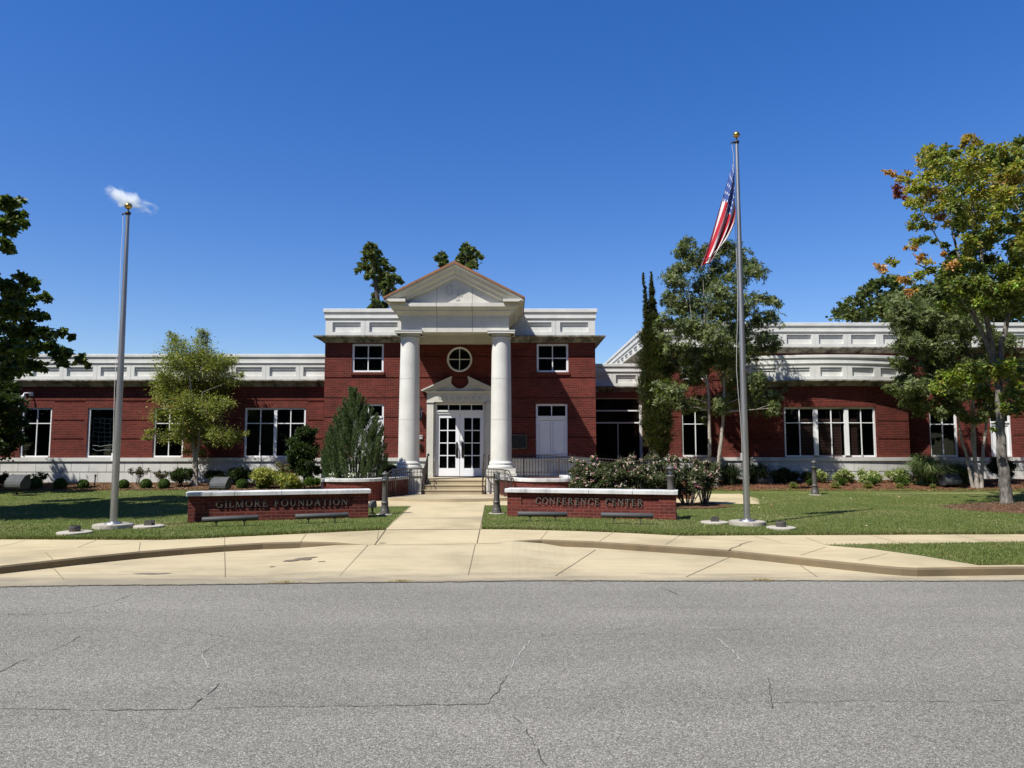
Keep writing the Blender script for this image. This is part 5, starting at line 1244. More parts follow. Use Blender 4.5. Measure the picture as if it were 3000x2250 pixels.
# --- large dark maple at the left edge
Y = 18.6
bl = [(40,260,75),(150,250,40),(110,350,70),(190,365,30),(40,450,80),(180,430,35),(40,600,55),(90,640,30),(60,930,80),(190,890,60),(280,900,35),(120,1020,100),(290,960,25),(370,1030,40),(250,1060,60),(60,1150,100),(180,1190,75),(300,1170,50),(385,1180,22),(100,1290,110),(250,1310,85),(380,1310,55),(500,1310,45),(580,1345,22),(100,1430,110),(250,1440,85),(400,1430,60),(550,1480,35),(650,1520,45),(710,1580,18),(480,1500,60),(100,1560,100),(250,1580,70),(350,1590,40),(60,1640,60),(520,1570,35)]
rnd = random.Random(9)
for _ in range(44): bl.append((rnd.uniform(-900, -190), rnd.uniform(150, 1650), rnd.uniform(100, 150)))
B1 = blobs_px(bl, Y, 3, .95, 2.2, 0, 500, 2.764)
B1 += [(rnd.uniform(-16.2, -13.9), rnd.uniform(16.2, 18.6), rnd.uniform(3.4, 6.6), .75) for _ in range(12)]+[(rnd.uniform(-16.2, -13.6), rnd.uniform(14.4, 16.6), rnd.uniform(6.8, 9.6), .8) for _ in range(14)]
tb = -15.6; zt0 = ZW
stems = [([(tb, Y+.3, zt0), (tb+.05, Y+.3, 1.6), (tb, Y+.2, 3.2), (tb-.2, Y, 5.5), (tb-.1, Y, 8)], .24, .05), ([(tb, Y+.2, 2.2), (tb+.9, Y, 3.6), (tb+1.9, Y-.2, 5.0)], .12, .04), ([(tb, Y+.2, 2.0), (tb-1, Y, 3.6), (tb-2, Y, 5.4)], .12, .04)]
tree('maple_tree', (tb, Y+.3, zt0), B1, stems, 'large dark green maple reaching in at the left edge of the photo', leafkw=dict(per=620, L=.165, W=.125, cols=[(.06, .095, .02), (.08, .12, .028), (.045, .075, .018), (.12, .15, .035)], up=.5, droop=.3, sub=8, spread=.33), seed=3, maxl=70)
# darker tree closer to the wing, left edge
Y = 26.5; rnd = random.Random(19)
bl = [(rnd.uniform(-420, 40), rnd.uniform(1130, 1330), rnd.uniform(28, 45)) for _ in range(34)]+[(20, 1150, 30), (45, 1180, 25), (30, 1230, 35), (15, 1290, 35), (40, 1265, 22)]
Bd = blobs_px(bl, Y, 5, 1, 1.2) + [(X(rnd.uniform(-260, -190), Y), Y+rnd.uniform(-.4, .4), rnd.uniform(5.2, 6.8), .42) for _ in range(5)]; bx = X(-120, Y)
tree('shade_tree', (bx, Y, gz(bx, Y)), Bd, [([(bx, Y, gz(bx, Y)), (bx+.1, Y, 1.6), (bx, Y, 3.4), (bx-.6, Y, 6.2)], .17, .04)], 'dark evergreen tree against the wall at the far left edge, under the maple', leafkw=dict(per=900, L=.15, W=.09, cols=[(.03, .05, .014), (.05, .07, .02)], sub=7), seed=5, bark=BARKD, maxl=16)
# --- right foreground maple with autumn tips
Y = 20.4
bl = [(900,70,42,3),(880,130,45,3),(960,90,38,3),(1030,120,25,2),(560,200,55,2),(460,240,35,1),(620,240,50,1),(700,190,45,1),(800,210,35,0),(500,300,60,3),(620,310,80,1),(740,250,40,0),(960,190,50,1),(1110,160,50,1),(1110,240,60,0),(1240,200,60,2),(1250,270,60,1),(1380,170,55,0),(1380,260,70,1),(1430,110,50,0),(800,320,70,1),(950,300,90,2),(1120,330,90,1),(1290,350,90,0),(1400,350,70,1),(160,395,28,4),(215,420,25,4),(290,460,38,3),(350,415,28,3),(380,480,40,1),(245,530,22,5),(260,580,42,5),(330,560,24,4),(400,560,50,2),(470,540,55,1),(350,690,35,2),(330,640,20,5),(420,660,50,1),(520,430,70,2),(640,430,80,1),(780,430,80,0),(900,430,80,1),(1050,430,80,2),(1200,470,75,3),(1330,470,70,3),(1400,450,60,2),(560,590,80,3),(700,590,80,1),(850,560,70,0),(1000,580,80,2),(1130,600,80,2),(1290,600,80,2),(1400,590,60,1),(470,720,45,1),(600,740,60,2),(700,720,70,1),(830,700,80,0),(960,700,80,1),(1100,720,80,0),(1250,710,70,1),(1380,690,60,0),(430,820,35,1),(380,910,42,1),(470,890,40,0),(560,900,35,1),(640,830,50,4),(720,880,40,3),(850,800,65,1),(1000,830,70,2),(880,880,35,4),(1150,840,50,1),(440,1050,48,2),(420,1110,25,4),(520,1030,40,0),(600,1040,30,0),(330,1110,15,4),(690,1070,38,0),(760,1150,38,0),(690,1165,18,4),(480,1200,38,4),(550,1240,32,3),(770,1270,45,4),(85,1270,32,4),(120,1320,28,4),(190,1235,30,1),(240,1250,25,1),(300,1400,38,4),(370,1400,38,2),(450,1350,45,1),(560,1330,45,0),(370,1520,38,4),(420,1500,25,3),(1380,920,50,2),(1420,1000,40,1),(1300,950,35,0)]
rnd = random.Random(21)
for _ in range(40): bl.append((rnd.uniform(820, 1500), rnd.uniform(780, 1240), rnd.uniform(35, 65), rnd.choice((0, 0, 0, 1, 2))))
for _ in range(16): bl.append((rnd.uniform(1500, 2300), rnd.uniform(60, 1500), rnd.uniform(70, 130), 0))
# lower, denser skirt of the crown
low = [(rnd.uniform(690, 1440), rnd.uniform(1200, 1680), rnd.uniform(48, 80), rnd.choice((0, 0, 6, 0))) for _ in range(62)]
hue = {0: (.11, .135, .030), 1: (.20, .21, .04), 2: (.26, .25, .045), 3: (.31, .235, .06), 4: (.36, .20, .08), 5: (.20, .06, .045), 6: (.17, .205, .03)}
B3 = blobs_px(bl+low, Y, 7, 1.08, 1.9, 2550, 380, 3.191); hue = {k: tuple(c*1.28 for c in v) for k, v in hue.items()}; hc = [hue[b[3]] for b in bl+low]
# hanging lower foliage around the trunk (photo crop at 2600,1050)
bl2 = [(620,250,60,0),(560,300,50,6),(700,200,70,6),(760,320,70,0),(560,370,45,6),(900,120,80,0),(1000,250,70,6),(840,230,70,6),(980,400,60,0),(1120,330,70,0),(1100,120,80,0),(1150,450,60,0),(1350,80,80,6),(1400,260,80,6),(1480,420,70,0),(1350,420,60,0),(1330,560,45,0),(1480,330,60,1),(1500,600,45,0),(1390,620,30,0),(1240,740,14,6),(1200,800,22,0),(1290,160,70,1),(1450,120,70,0),(1500,520,50,0)]
B3 += blobs_px(bl2, Y+.3, 8, 1.2, 1.1, 2600, 1050, 3.8575); hc += [hue[b[3]] for b in bl2]
xt = lambda px, py: (X(px, Y, py), Y, Z(py, Y)); xb = X(2951, Y, 1465)
stems = [([(xb, Y, ZW+.05), xt(2942, 1400), xt(2935, 1330), xt(2931, 1250), xt(2929, 1180), xt(2924, 1100), xt(2905, 1020), xt(2890, 930), xt(2880, 820), xt(2870, 680)], .165, .045),
         ([xt(2926, 1130), xt(2915, 1060), xt(2870, 960), xt(2845, 900), xt(2820, 790), xt(2790, 680)], .09, .03), ([xt(2926, 1110), xt(2935, 1000), xt(2960, 900), xt(2990, 800), xt(3010, 650)], .09, .03),
         ([xt(2905, 1020), xt(2880, 880), xt(2858, 760), xt(2850, 600)], .07, .02), ([xt(2870, 960), xt(2800, 850), xt(2740, 800), xt(2680, 770)], .035, .012), ([xt(2845, 900), xt(2790, 820), xt(2760, 720), xt(2700, 620)], .04, .012)]
tree('autumn_maple', (xb, Y, ZW), B3, stems, 'tall maple with orange and yellow tips on the mulch mound at the right edge', leafkw=dict(per=920, L=.105, W=.068, cols=None, blobcols=hc, up=.5, droop=.3, sub=8, spread=.42), seed=7, maxl=110)
# --- multi-stem broadleaf trees of the right wing
Y = 27.6
pl = [(2010,715,24),(2003,740,22),(2040,765,32),(2000,790,26),(1972,800,20),(2072,735,20),(2130,722,26),(2160,745,28),(2095,760,24),(2195,770,22),(2215,800,28),(2165,815,32),(1975,835,32),(2060,830,38),(2115,795,30),(2120,860,42),(1955,880,26),(2000,890,38),(2050,900,38),(2110,920,45),(2180,900,38),(2230,875,20),(2262,884,18),(1950,940,30),(1990,950,32),(2040,970,42),(2100,990,42),(2160,970,38),(2220,945,28),(2262,930,22),(2240,1000,30),(2272,1012,20),(1960,1010,30),(2010,1040,38),(2070,1050,42),(2140,1050,38),(2200,1030,34),(1980,1075,22),(2030,1105,32),(2150,1105,36),(2205,1120,34),(1950,1150,34),(1985,1165,36),(1930,1170,22),(2050,1180,26),(2110,1190,26),(2150,1165,32),(2220,1170,34),(2262,1165,26),(2060,1222,14),(2268,1195,16),(2000,1195,20),(2230,1195,26),(2150,970,30)]
B8 = blobs_px(pl, Y, 11, 1.02, 1.5); x1, x2 = X(2069, Y, 1400), X(2096, Y, 1400); g_ = gz(8, Y)
P8 = lambda px, py: (X(px, Y, py), Y, Z(py, Y))
stems = [([(x1, Y, g_), P8(2078, 1330), P8(2079, 1230), P8(2073, 1100), P8(2065, 960), P8(2060, 820)], .095, .008), ([(x2, Y, g_), P8(2108, 1330), P8(2118, 1230), P8(2122, 1120), P8(2125, 980), P8(2125, 860)], .10, .008),
         ([P8(2075, 1130), P8(2045, 1060), P8(2030, 960), P8(2010, 800)], .05, .007), ([P8(2122, 1100), P8(2150, 1000), P8(2190, 900), P8(2240, 865)], .045, .012)]
LV = dict(per=950, L=.145, W=.038, cols=[(.145, .175, .055), (.11, .14, .045), (.19, .215, .085), (.08, .105, .035)])
tree('broadleaf_tree', (x1+.4, Y, g_), B8, stems, 'open evergreen tree with two pale trunks, behind the right flagpole', kind='rosette', leafkw=LV, bark=BARKL, seed=11, group='evergreen trees before the right wing')
Y = 27.4; rnd = random.Random(31)
pl = [(2650+rnd.uniform(-20, 250), rnd.uniform(870, 1190), rnd.uniform(24, 40)) for _ in range(60)]+[(2615,1140,15),(2630,1135,14),(2655,1075,26),(2640,1110,18),(2665,1140,28),(2650,1165,24),(2690,1180,26),(2700,1205,20),(2760,1215,18),(2740,1190,26),(2810,1210,22),(2830,1225,14),(2660,1000,30),(2635,1010,18),(2625,1060,18),(2680,960,32),(2650,930,26),(2900,1200,24),(2870,1225,18),(2950,1000,40),(2980,1080,40),(2950,1180,30),(2720,900,35)]
B9 = blobs_px(pl, Y, 12, .88, 1.3); P9 = lambda px, py: (X(px, Y, py), Y, Z(py, Y)); g_ = gz(18, Y)
stems = [([(X(2850, Y, 1400), Y, g_), P9(2832, 1340), P9(2815, 1280), P9(2806, 1220), P9(2790, 1060), P9(2770, 930)], .06, .02), ([(X(2862, Y, 1400), Y, g_), P9(2855, 1320), P9(2852, 1220), P9(2848, 1080), P9(2840, 900)], .085, .02),
         ([(X(2873, Y, 1400), Y, g_), P9(2880, 1330), P9(2888, 1250), P9(2893, 1180), P9(2905, 1050), P9(2915, 900)], .07, .02), ([P9(2858, 1390), P9(2848, 1300), P9(2844, 1200), P9(2820, 1050)], .05, .015)]
tree('broadleaf_tree', (X(2862, Y, 1400), Y, g_), B9, stems, 'dense evergreen tree with four pale trunks, behind the autumn maple', kind='rosette', leafkw=LV, bark=BARKL, seed=12, group='evergreen trees before the right wing')
# --- twin cypress
Y = 28.6; rnd = random.Random(41); bl = []
def col(axis, r0, seed, lst):
    rr = random.Random(seed)
    for k in range(80):
        t = k/79; px = interp(t, [(q[0], q[1]) for q in axis]); py = interp(t, [(q[0], q[2]) for q in axis]); r = interp(t, r0)
        lst.append((px+rr.uniform(-.3, .3)*r, py, r*rr.uniform(.8, 1.05)))
col([(0, 1930, 1325), (.3, 1922, 1180), (.6, 1915, 1010), (.85, 1911, 860), (1, 1908, 800)], [(0, 20), (.15, 30), (.5, 33), (.68, 21), (.8, 9), (.92, 5), (1, 2)], 1, bl)
col([(0, 1938, 1240), (.3, 1925, 1150), (.6, 1906, 1010), (.8, 1893, 900), (1, 1884, 803)], [(0, 20), (.4, 26), (.65, 14), (.8, 7), (1, 2.5)], 2, bl)
BC = blobs_px(bl, Y, 13, 1.0, .14); xb = X(1932, Y, 1330); t = thing('cypress_tree', (xb, Y, gz(xb, Y)), 'narrow dark columnar cypress with a forked top, right of the glazed link', 'tree')
MB().tube([(xb, Y, gz(xb, Y)), (xb, Y, 1.9), (X(1918, Y, 1100), Y, Z(1100, Y)), (X(1908, Y, 850), Y, Z(850, Y))], [.09, .08, .05, .01], 8).build('trunk', BARKD, t)
sprays('crown', BC, 3400, .13, .026, [(.035, .065, .018), (.05, .08, .02), (.025, .045, .014), (.07, .07, .025), (.12, .085, .035)], 13, t, 1.8)
# --- juniper in the left planter
Y = 24.3
bl = [(340,470,28),(340,520,35),(230,560,30),(330,580,50),(400,520,40),(420,600,50),(250,620,50),(160,700,30),(190,760,50),(120,730,25),(130,820,40),(110,900,35),(100,960,25),(200,850,55),(280,720,60),(360,680,50),(450,680,50),(500,640,30),(520,740,45),(560,680,25),(560,800,45),(590,880,35),(480,800,60),(420,860,60),(300,850,60),(240,930,60),(350,950,60),(450,950,65),(540,930,50),(590,960,30),(180,990,50),(260,1020,55),(360,1040,60),(460,1040,55),(540,1030,45),(200,1090,40),(300,1110,40),(420,1110,40),(150,900,40),(400,770,50)]
BJ = blobs_px(bl, Y, 17, 1.12, .45, 900, 950, 2.552); xb = X(1040, Y, 1400); t = thing('juniper_shrub', (xb, Y, .75), 'large feathery juniper growing in the left planter', 'shrub')
mb = MB()
for a_, b_ in ((1010, 1180), (1030, 1150), (1070, 1170), (1100, 1240), (970, 1270), (1120, 1290), (1050, 1220)): mb.tube([(xb+(a_-1040)*.003, Y, .72), (X(lerp(1040, a_, .6), Y, 1320), Y, Z(1320, Y)), (X(a_, Y, b_), Y, Z(b_+30, Y))], [.035, .025, .008], 6)
mb.build('trunk', BARKD, t); rnd = random.Random(17); tips = []
for k in range(350):
    py = 1128 + 235*rnd.random()**.8; lo = interp(py, [(1125, 1026), (1160, 1008), (1200, 985), (1260, 955), (1310, 938), (1400, 945)]); hi = interp(py, [(1125, 1040), (1150, 1062), (1185, 1088), (1230, 1120), (1290, 1138), (1400, 1142)])
    q = rnd.uniform(-1, 1); q = math.copysign(abs(q)**.7, q); px = (lo+hi)/2+q*(hi-lo)/2; x, z = at(px, py, Y); hw_ = M((hi-lo)/2, Y); dy_ = math.sqrt(max(0, 1-q*q))*hw_*rnd.uniform(-1, .9)
    tips.append((x, Y+dy_, z, rnd.uniform(.45, .9), rnd.uniform(.10, .17), q*.28, dy_*.3))
plumes('crown', [p_ for p_ in tips if p_[2]-p_[3]*.6 > .6], 36, .10, .016, [(.10, .145, .06), (.075, .115, .045), (.14, .18, .085), (.055, .085, .035)], 17, t)
# --- background trees beyond the roofs
def backtree(pl, Y, seed, label, base_px, name='background_tree', cols=None, sc=.85, per=230):
    bb = blobs_px(pl, Y, seed, sc, 1.5); xb = X(base_px, Y, 900); top = min(pl, key=lambda q: q[1])
    st_ = [([(xb, Y, .1), (xb+.1, Y, 5), (X(sum(p[0] for p in pl)/len(pl), Y, 850), Y, Z(870, Y)), (X(top[0], Y, top[1]), Y, Z(top[1]+30, Y))], .35, .06)]
    return tree(name, (xb, Y, .1), bb, st_, label, leafkw=dict(per=per, L=.30, W=.22, cols=cols or [(.11, .14, .05), (.085, .115, .04), (.15, .16, .055), (.06, .085, .03)], sub=8, spread=.42), bark=BARKD, group='tall trees beyond the roofs', seed=seed, maxl=26)
k6 = lambda l: [(1000+a/4.424, 680+b/4.424, c/4.424) for a, b, c in l]
backtree(k6([(390,160,45),(420,190,40),(330,200,30),(310,270,45),(400,270,70),(480,290,50),(330,350,60),(450,370,80),(540,380,50),(260,450,60),(210,490,35),(340,470,70),(470,480,80),(590,460,60),(660,480,45),(370,560,60),(330,600,30),(520,590,80),(640,580,70),(720,610,50),(760,650,40),(480,690,60),(600,690,70),(420,830,35),(440,900,45),(480,960,50),(560,940,50),(420,960,35),(620,800,60),(560,780,50),(400,985,40),(520,1000,40)]), 44, 51, 'tall ragged tree behind the roof left of the pediment', 1120)
backtree(k6([(1300,300,45),(1240,330,35),(1340,330,40),(1290,360,40),(1360,380,35),(1310,410,40),(1340,440,45),(1300,440,30)]), 46, 52, 'small green treetop just left of the pediment peak', 1300)
backtree(k6([(1610,190,50),(1570,230,45),(1650,230,45),(1710,230,30),(1740,250,25),(1560,320,60),(1640,320,70),(1720,320,50),(1800,300,25),(1810,330,25),(1770,280,30),(1520,370,40),(1620,400,70),(1710,400,55),(1560,400,50),(1690,460,50),(1740,440,30),(1640,470,50)]), 46, 53, 'round green treetop just right of the pediment peak', 1370)
rnd = random.Random(61)
pl = [(2460,925,20),(2480,900,22),(2510,880,24),(2540,855,24),(2560,840,22),(2590,825,18),(2620,830,26),(2500,930,30),(2550,910,34),(2600,890,36),(2650,870,36),(2700,860,36)]+[(rnd.uniform(2580, 3150), rnd.uniform(820, 1000), rnd.uniform(30, 50)) for _ in range(34)]
backtree(pl, 44, 54, 'broad green tree beyond the roof at the right, left of the autumn maple', 2700, per=130)
# out-of-frame trees come last: for glass reflections and to cut sky light
# --- shrubs
def shrub(name, px, py, rx, ry, Y, seed, label, cols, L=.05, W=.03, per=5200, cat='shrub', group=None, kind='leaf', n=8, stems=True, up=.5, k=1.0):
    x, z = at(px, py, Y); g = gz(x, Y) if k == 1.0 else k; rnd = random.Random(seed); a_, b_ = M(rx, Y), M(ry, Y); bb = []
    for q in range(n):
        th = 2*math.pi*q/n; bb.append((x+a_*.5*math.cos(th), Y+a_*.45*math.sin(th), z+b_*rnd.uniform(-.3, .45), min(a_, b_)*rnd.uniform(.50, .68)))
    bb += [(x, Y, z, min(a_, b_)*.8)]
    t = thing(name, (x, Y, g), label, cat, group)
    if stems:
        mb = MB()
        for q in range(5): mb.tube([(x, Y, g-.02), (x+a_*.3*math.cos(q*1.3), Y+.2*a_*math.sin(q*1.3), z), (x+a_*.6*math.cos(q*1.3), Y+.3*a_*math.sin(q*1.3), z+b_*.6)], [.012, .008, .003], 4)
        mb.build('stems', BARKD, t)
    fn = foliage if kind == 'leaf' else (rosettes if kind == 'rosette' else sprays)
    kw = dict(up=up) if kind != 'rosette' else {}
    fn('foliage', bb, per, L, W, cols, seed=seed, parent=t, **kw); return t
BX = [(.07, .125, .018), (.09, .155, .024), (.05, .095, .014)]
names = ['leftmost small clipped boxwood ball, beside the leftmost floodlight', 'small clipped boxwood ball, second from the left, in the mulch', 'small clipped boxwood ball left of the left flagpole', 'small clipped boxwood ball right of the left flagpole',
         'small clipped boxwood ball below the bare rose canes', 'small clipped boxwood ball beside the dark round shrub', 'small clipped boxwood ball right of the middle floodlight', 'small clipped boxwood ball in front of the yellow nandina']
for k, (px, py, r) in enumerate(((104, 1418, 18), (177, 1419.5, 17), (244, 1421, 15), (362, 1418, 15), (428, 1414, 16), (481, 1414, 16), (709, 1419, 16), (769, 1420, 17))):
    Yb = 28.0; x, z = at(px, py, Yb); g = gz(x, Yb); r_ = M(r, Yb); t = thing('boxwood_ball', (x, Yb, g), names[k], 'shrub', 'clipped boxwood balls')
    rng = np.random.default_rng(70+k); n = 5200; q = sphere_pts(rng, n)*(rng.random((n, 1))**.12)*r_*(1+rng.normal(0, .03, (n, 1))); cc = q+np.array([x, Yb, g+r_*.95])
    leafmesh('foliage', cc, rng.normal(size=(n, 3)), q/r_+rng.normal(size=(n, 3))*.5, rng.uniform(.03, .05, n), .026, tints(rng, n, BX), LEAF, t)
shrub('low_hedge', 915, 1413, 32, 13, 26.4, 80, 'low clipped green hedge just left of the left planter', BX, .035, .02, 12000, 'hedge', n=12)
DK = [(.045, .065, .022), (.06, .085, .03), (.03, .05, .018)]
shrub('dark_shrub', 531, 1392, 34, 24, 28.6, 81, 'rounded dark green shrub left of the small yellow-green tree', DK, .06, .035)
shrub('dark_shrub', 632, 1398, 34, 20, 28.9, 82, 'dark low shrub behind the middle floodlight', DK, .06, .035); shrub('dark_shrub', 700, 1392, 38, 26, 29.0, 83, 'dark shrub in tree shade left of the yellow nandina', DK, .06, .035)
YN = [(.30, .31, .05), (.23, .26, .045), (.40, .37, .08), (.14, .18, .035)]
shrub('nandina_shrub', 778, 1398, 38, 30, 27.9, 84, 'airy yellow-green nandina shrub left of the brightest one', YN, .085, .022, 2600, kind='rosette'); shrub('nandina_shrub', 850, 1410, 42, 24, 27.3, 85, 'bright yellow nandina shrub beside the low hedge', YN, .085, .022, 2600, kind='rosette')
shrub('nandina_shrub', 848, 1375, 50, 22, 28.6, 86, 'reddish brown nandina behind the bright yellow shrubs', [(.15, .12, .05), (.12, .11, .04), (.17, .10, .05), (.10, .12, .04)], .085, .02, 1800, kind='rosette')
# topiary arch
Y = 27.6; bl = [(1190,960,50),(1200,900,50),(1215,850,45),(1250,815,42),(1290,800,35),(1335,800,20),(1260,870,50),(1290,930,50),(1230,970,60),(1280,1000,50),(1240,1040,55),(1290,1070,45),(1330,1110,35),(1350,1080,20),(1160,1000,30),(1300,860,35),(1310,1140,25),(1200,1060,40),(1230,1100,40),(1280,1120,35),(1180,1040,30),(1210,930,50)]
BA = blobs_px(bl, Y, 87, 1.1, .25, 400, 950, 2.552); xb = X(895, Y, 1400); t = thing('vine_shrub', (xb, Y, gz(xb, Y)), 'tall dark glossy shrub leaning over, right of the double window', 'shrub')
mb = MB(); mb.tube([(xb, Y, gz(xb, Y)), (X(885, Y, 1340), Y, Z(1340, Y)), (X(880, Y, 1290), Y, Z(1290, Y)), (X(905, Y, 1268), Y, Z(1268, Y))], [.04, .03, .02, .01], 6); mb.tube([(xb+.3, Y, gz(xb, Y)), (X(920, Y, 1390), Y, Z(1380, Y))], [.02, .01], 5); mb.build('stems', BARKD, t)
foliage('foliage', BA, 3000, .075, .05, [(.04, .065, .02), (.06, .09, .03), (.03, .05, .016)], 87, t)
shrub('dark_shrub', 1142, 1380, 22, 22, 25.6, 88, 'dark leafy shrub between the juniper and the left column pedestal', DK, .06, .035, k=.75)
# bare rose canes
def canes(px, py, rx, ry, Y, seed, label):
    x, z = at(px, py, Y); g = gz(x, Y); r = random.Random(seed); t = thing('bare_rose', (x, Y, g), label, 'shrub', 'thin rose bushes by the left wing'); mb = MB(); P = []
    for q in range(10):
        e = Vector((x+M(rx, Y)*r.uniform(-1, 1), Y+r.uniform(-.3, .3), z+M(ry, Y)*r.uniform(.1, 1))); m = Vector((lerp(x, e.x, .4), Y, lerp(g, e.z, .6))); mb.tube([(x+r.uniform(-.06, .06), Y, g), tuple(m), tuple(e)], [.009, .006, .003], 4); P += [(*e, .09), (*m.lerp(e, .6), .07)]
    mb.build('canes', BARK, t); foliage('foliage', P, 1500, .045, .03, [(.05, .08, .03), (.12, .10, .05), (.10, .05, .04)], seed, t, sub=4)
canes(405, 1398, 24, 24, 29.0, 91, 'thin half-bare rose bush right of the left flagpole'); canes(466, 1400, 22, 20, 29.0, 92, 'thin half-bare rose bush left of the dark round shrub'); canes(120, 1400, 18, 12, 28.9, 93, 'thin sprig of a plant behind the leftmost boxwood ball')
# white flowers on the left planter
def flowers(name, px0, px1, py, Y, n, seed, label, z=None):
    rng = np.random.default_rng(seed); x = rng.uniform(X(px0, Y), X(px1, Y), n); zz_ = Z(py, Y)+rng.normal(0, .03, n); c = np.stack([x, Y+rng.normal(0, .06, n), zz_], 1); o = ((X(px0, Y)+X(px1, Y))/2, Y, .77)
    t = thing(name, o, label, 'flowers'); leafmesh('blossom', c, rng.normal(size=(n, 3)), rng.normal(size=(n, 3)), .05, .05, tints(rng, n, [(.75, .74, .7)], None, .08), PETAL, t)['kind'] = 'stuff'
    c2 = c-np.array([0, 0, .05])+rng.normal(0, .04, c.shape); leafmesh('foliage', np.repeat(c2, 3, 0)+rng.normal(0, .05, (3*n, 3)), rng.normal(size=(3*n, 3)), rng.normal(size=(3*n, 3)), .06, .03, tints(rng, 3*n, [(.06, .09, .03)]), LEAF, t)
flowers('white_flowers', 1022, 1046, 1392, 23.15, 46, 95, 'small clump of white flowers on the cap of the left planter'); flowers('white_flowers', 968, 980, 1391, 23.3, 16, 96, 'tiny white flowers at the left corner of the left planter')
# --- rose bushes
def rose(px, py, rx, ry, Y, seed, label):
    x, z = at(px, py, Y); g = ZW; r = random.Random(seed); a_, b_ = M(rx, Y), M(ry, Y); bb = []
    for q in range(34):
        th = r.uniform(0, 6.28); k = math.sqrt(r.random())*.95; bb.append((x+a_*k*math.cos(th), Y+.6*k*math.sin(th), z+b_*r.uniform(-.85, .85)*(1-.35*k*k), r.uniform(.08, .17)))
    for q in range(9): bb.append((x+a_*r.uniform(-.95, .95), Y+r.uniform(-.3, .3), z+b_*r.uniform(.7, 1.2), r.uniform(.05, .09)))
    t = thing('rose_bush', (x, Y, g), label, 'rose bush', 'pink rose bushes right of the steps'); mb = MB()
    for b in bb: mb.tube([(x+(b[0]-x)*.3, lerp(Y, b[1], .3), g), (lerp(x, b[0], .8), lerp(Y, b[1], .8), lerp(g, b[2], .55)), b[:3], (b[0]+r.uniform(-.1, .1), b[1], b[2]+.2)], [.011, .008, .005, .002], 4)
    mb.build('canes', BARK, t); foliage('foliage', bb, 3000, .055, .034, [(.075, .105, .045), (.10, .135, .06), (.12, .15, .07), (.055, .08, .035), (.15, .11, .08)], seed, t, sub=9, spread=.42)
    rng = np.random.default_rng(seed); nf = 95; k = rng.integers(0, len(bb), nf); C_ = np.array([bb[i][:3] for i in k]); s = sphere_pts(rng, nf); s[:, 1] = -np.abs(s[:, 1])*1.2; s[:, 2] = np.abs(s[:, 2])*.9-.2
    fc = C_+s*np.array([[bb[i][3]*1.25] for i in k]); m = 7; c = np.repeat(fc, m, 0)+rng.normal(0, .017, (nf*m, 3)); base = np.array([(.66, .50, .47), (.66, .36, .40), (.70, .58, .52), (.60, .20, .29), (.62, .48, .40)])[rng.choice(5, nf, p=[.36, .2, .26, .08, .10])]
    leafmesh('blossoms', c, rng.normal(size=(nf*m, 3)), rng.normal(size=(nf*m, 3))+np.array([0, -.6, .6]), .036, .032, np.repeat(base, m, 0), PETAL, t)['kind'] = 'stuff'
for k, (px, py, rx, ry, Y, lab) in enumerate(((1725, 1397, 52, 46, 20.6, 'leftmost pink rose bush, spilling over the right planter'), (1800, 1405, 50, 44, 20.4, 'pink rose bush behind the middle of the right sign wall'), (1880, 1397, 52, 48, 20.5, 'pink rose bush just left of the bollard behind the right sign wall'),
                                             (1945, 1395, 45, 48, 20.9, 'pink rose bush directly behind the bollard at the sign wall'), (2012, 1408, 50, 52, 21.2, 'rightmost rose bush, with brighter pink clusters and bare lower canes'), (2062, 1400, 30, 40, 22.0, 'sparse rose bush beside the pale double trunk'))): rose(px, py, rx, ry, Y, 100+k, lab)
bedm = MB(); bedm.poly([(XY(1470+a, 1)[0] if False else p[0], p[1], ZW+.02) for a, p in enumerate([(1.2, 20.15), (5.4, 20.15), (6.3, 20.9), (6.0, 22.3), (1.4, 22.6)])]); struct(bedm.build('rose_bed', MULCH))
# --- ornamental grasses
def grassclump(px, py0, py1, wpx, Y, n, seed, label, cols, H=None):
    x = X(px, Y); g = gz(x, Y)+.03; top = Z(py0, Y)-g; w = M(wpx, Y)/2; rng = np.random.default_rng(seed); mb = MB(); V, F_, T_ = [], [], []
    colz = np.array(cols); S = 6
    for q in range(n):
        a_ = rng.uniform(0, 2*math.pi); r0_ = abs(rng.normal(0, .22))*w; out = w*rng.uniform(.25, 1.15); h = top*rng.uniform(.55, 1.05)*(1-.25*(out/w)**2*.6); bw = rng.uniform(.005, .011); t_ = colz[rng.integers(0, len(colz))]*rng.uniform(.7, 1.3)
        ca, sa = math.cos(a_), math.sin(a_)
        for k in range(S+1):
            u = k/S; rad = r0_+out*u**1.9; zz_ = g+h*(u*1.35-.42*u*u*u*(1+.9*out/w))*.95; ww = bw*(1-u)**.6+.001; b = len(V)
            V += [(x+rad*ca-ww*sa, Y+rad*sa+ww*ca, zz_), (x+rad*ca+ww*sa, Y+rad*sa-ww*ca, zz_)]; T_ += [t_, t_]
            if k: F_.append((b-2, b-1, b+1, b))
    o = (x, Y, g-.03); me = bpy.data.meshes.new('blades'); me.from_pydata([(v[0]-o[0], v[1]-o[1], v[2]-o[2]) for v in V], [], F_); ca_ = me.color_attributes.new('tint', 'FLOAT_COLOR', 'POINT')
    cc = np.ones((len(V), 4)); cc[:, :3] = np.array(T_); ca_.data.foreach_set('color', cc.ravel()); me.materials.append(BLADE)
    t = thing('ornamental_grass', o, label, 'grass clump', 'ornamental grass clumps by the right wing'); ob = bpy.data.objects.new('blades', me); C.objects.link(ob); ob.parent = t
GG = [(.15, .22, .08), (.20, .27, .11), (.10, .16, .06), (.30, .32, .15)]; GD = [(.03, .05, .02), (.045, .065, .028), (.02, .035, .015)]
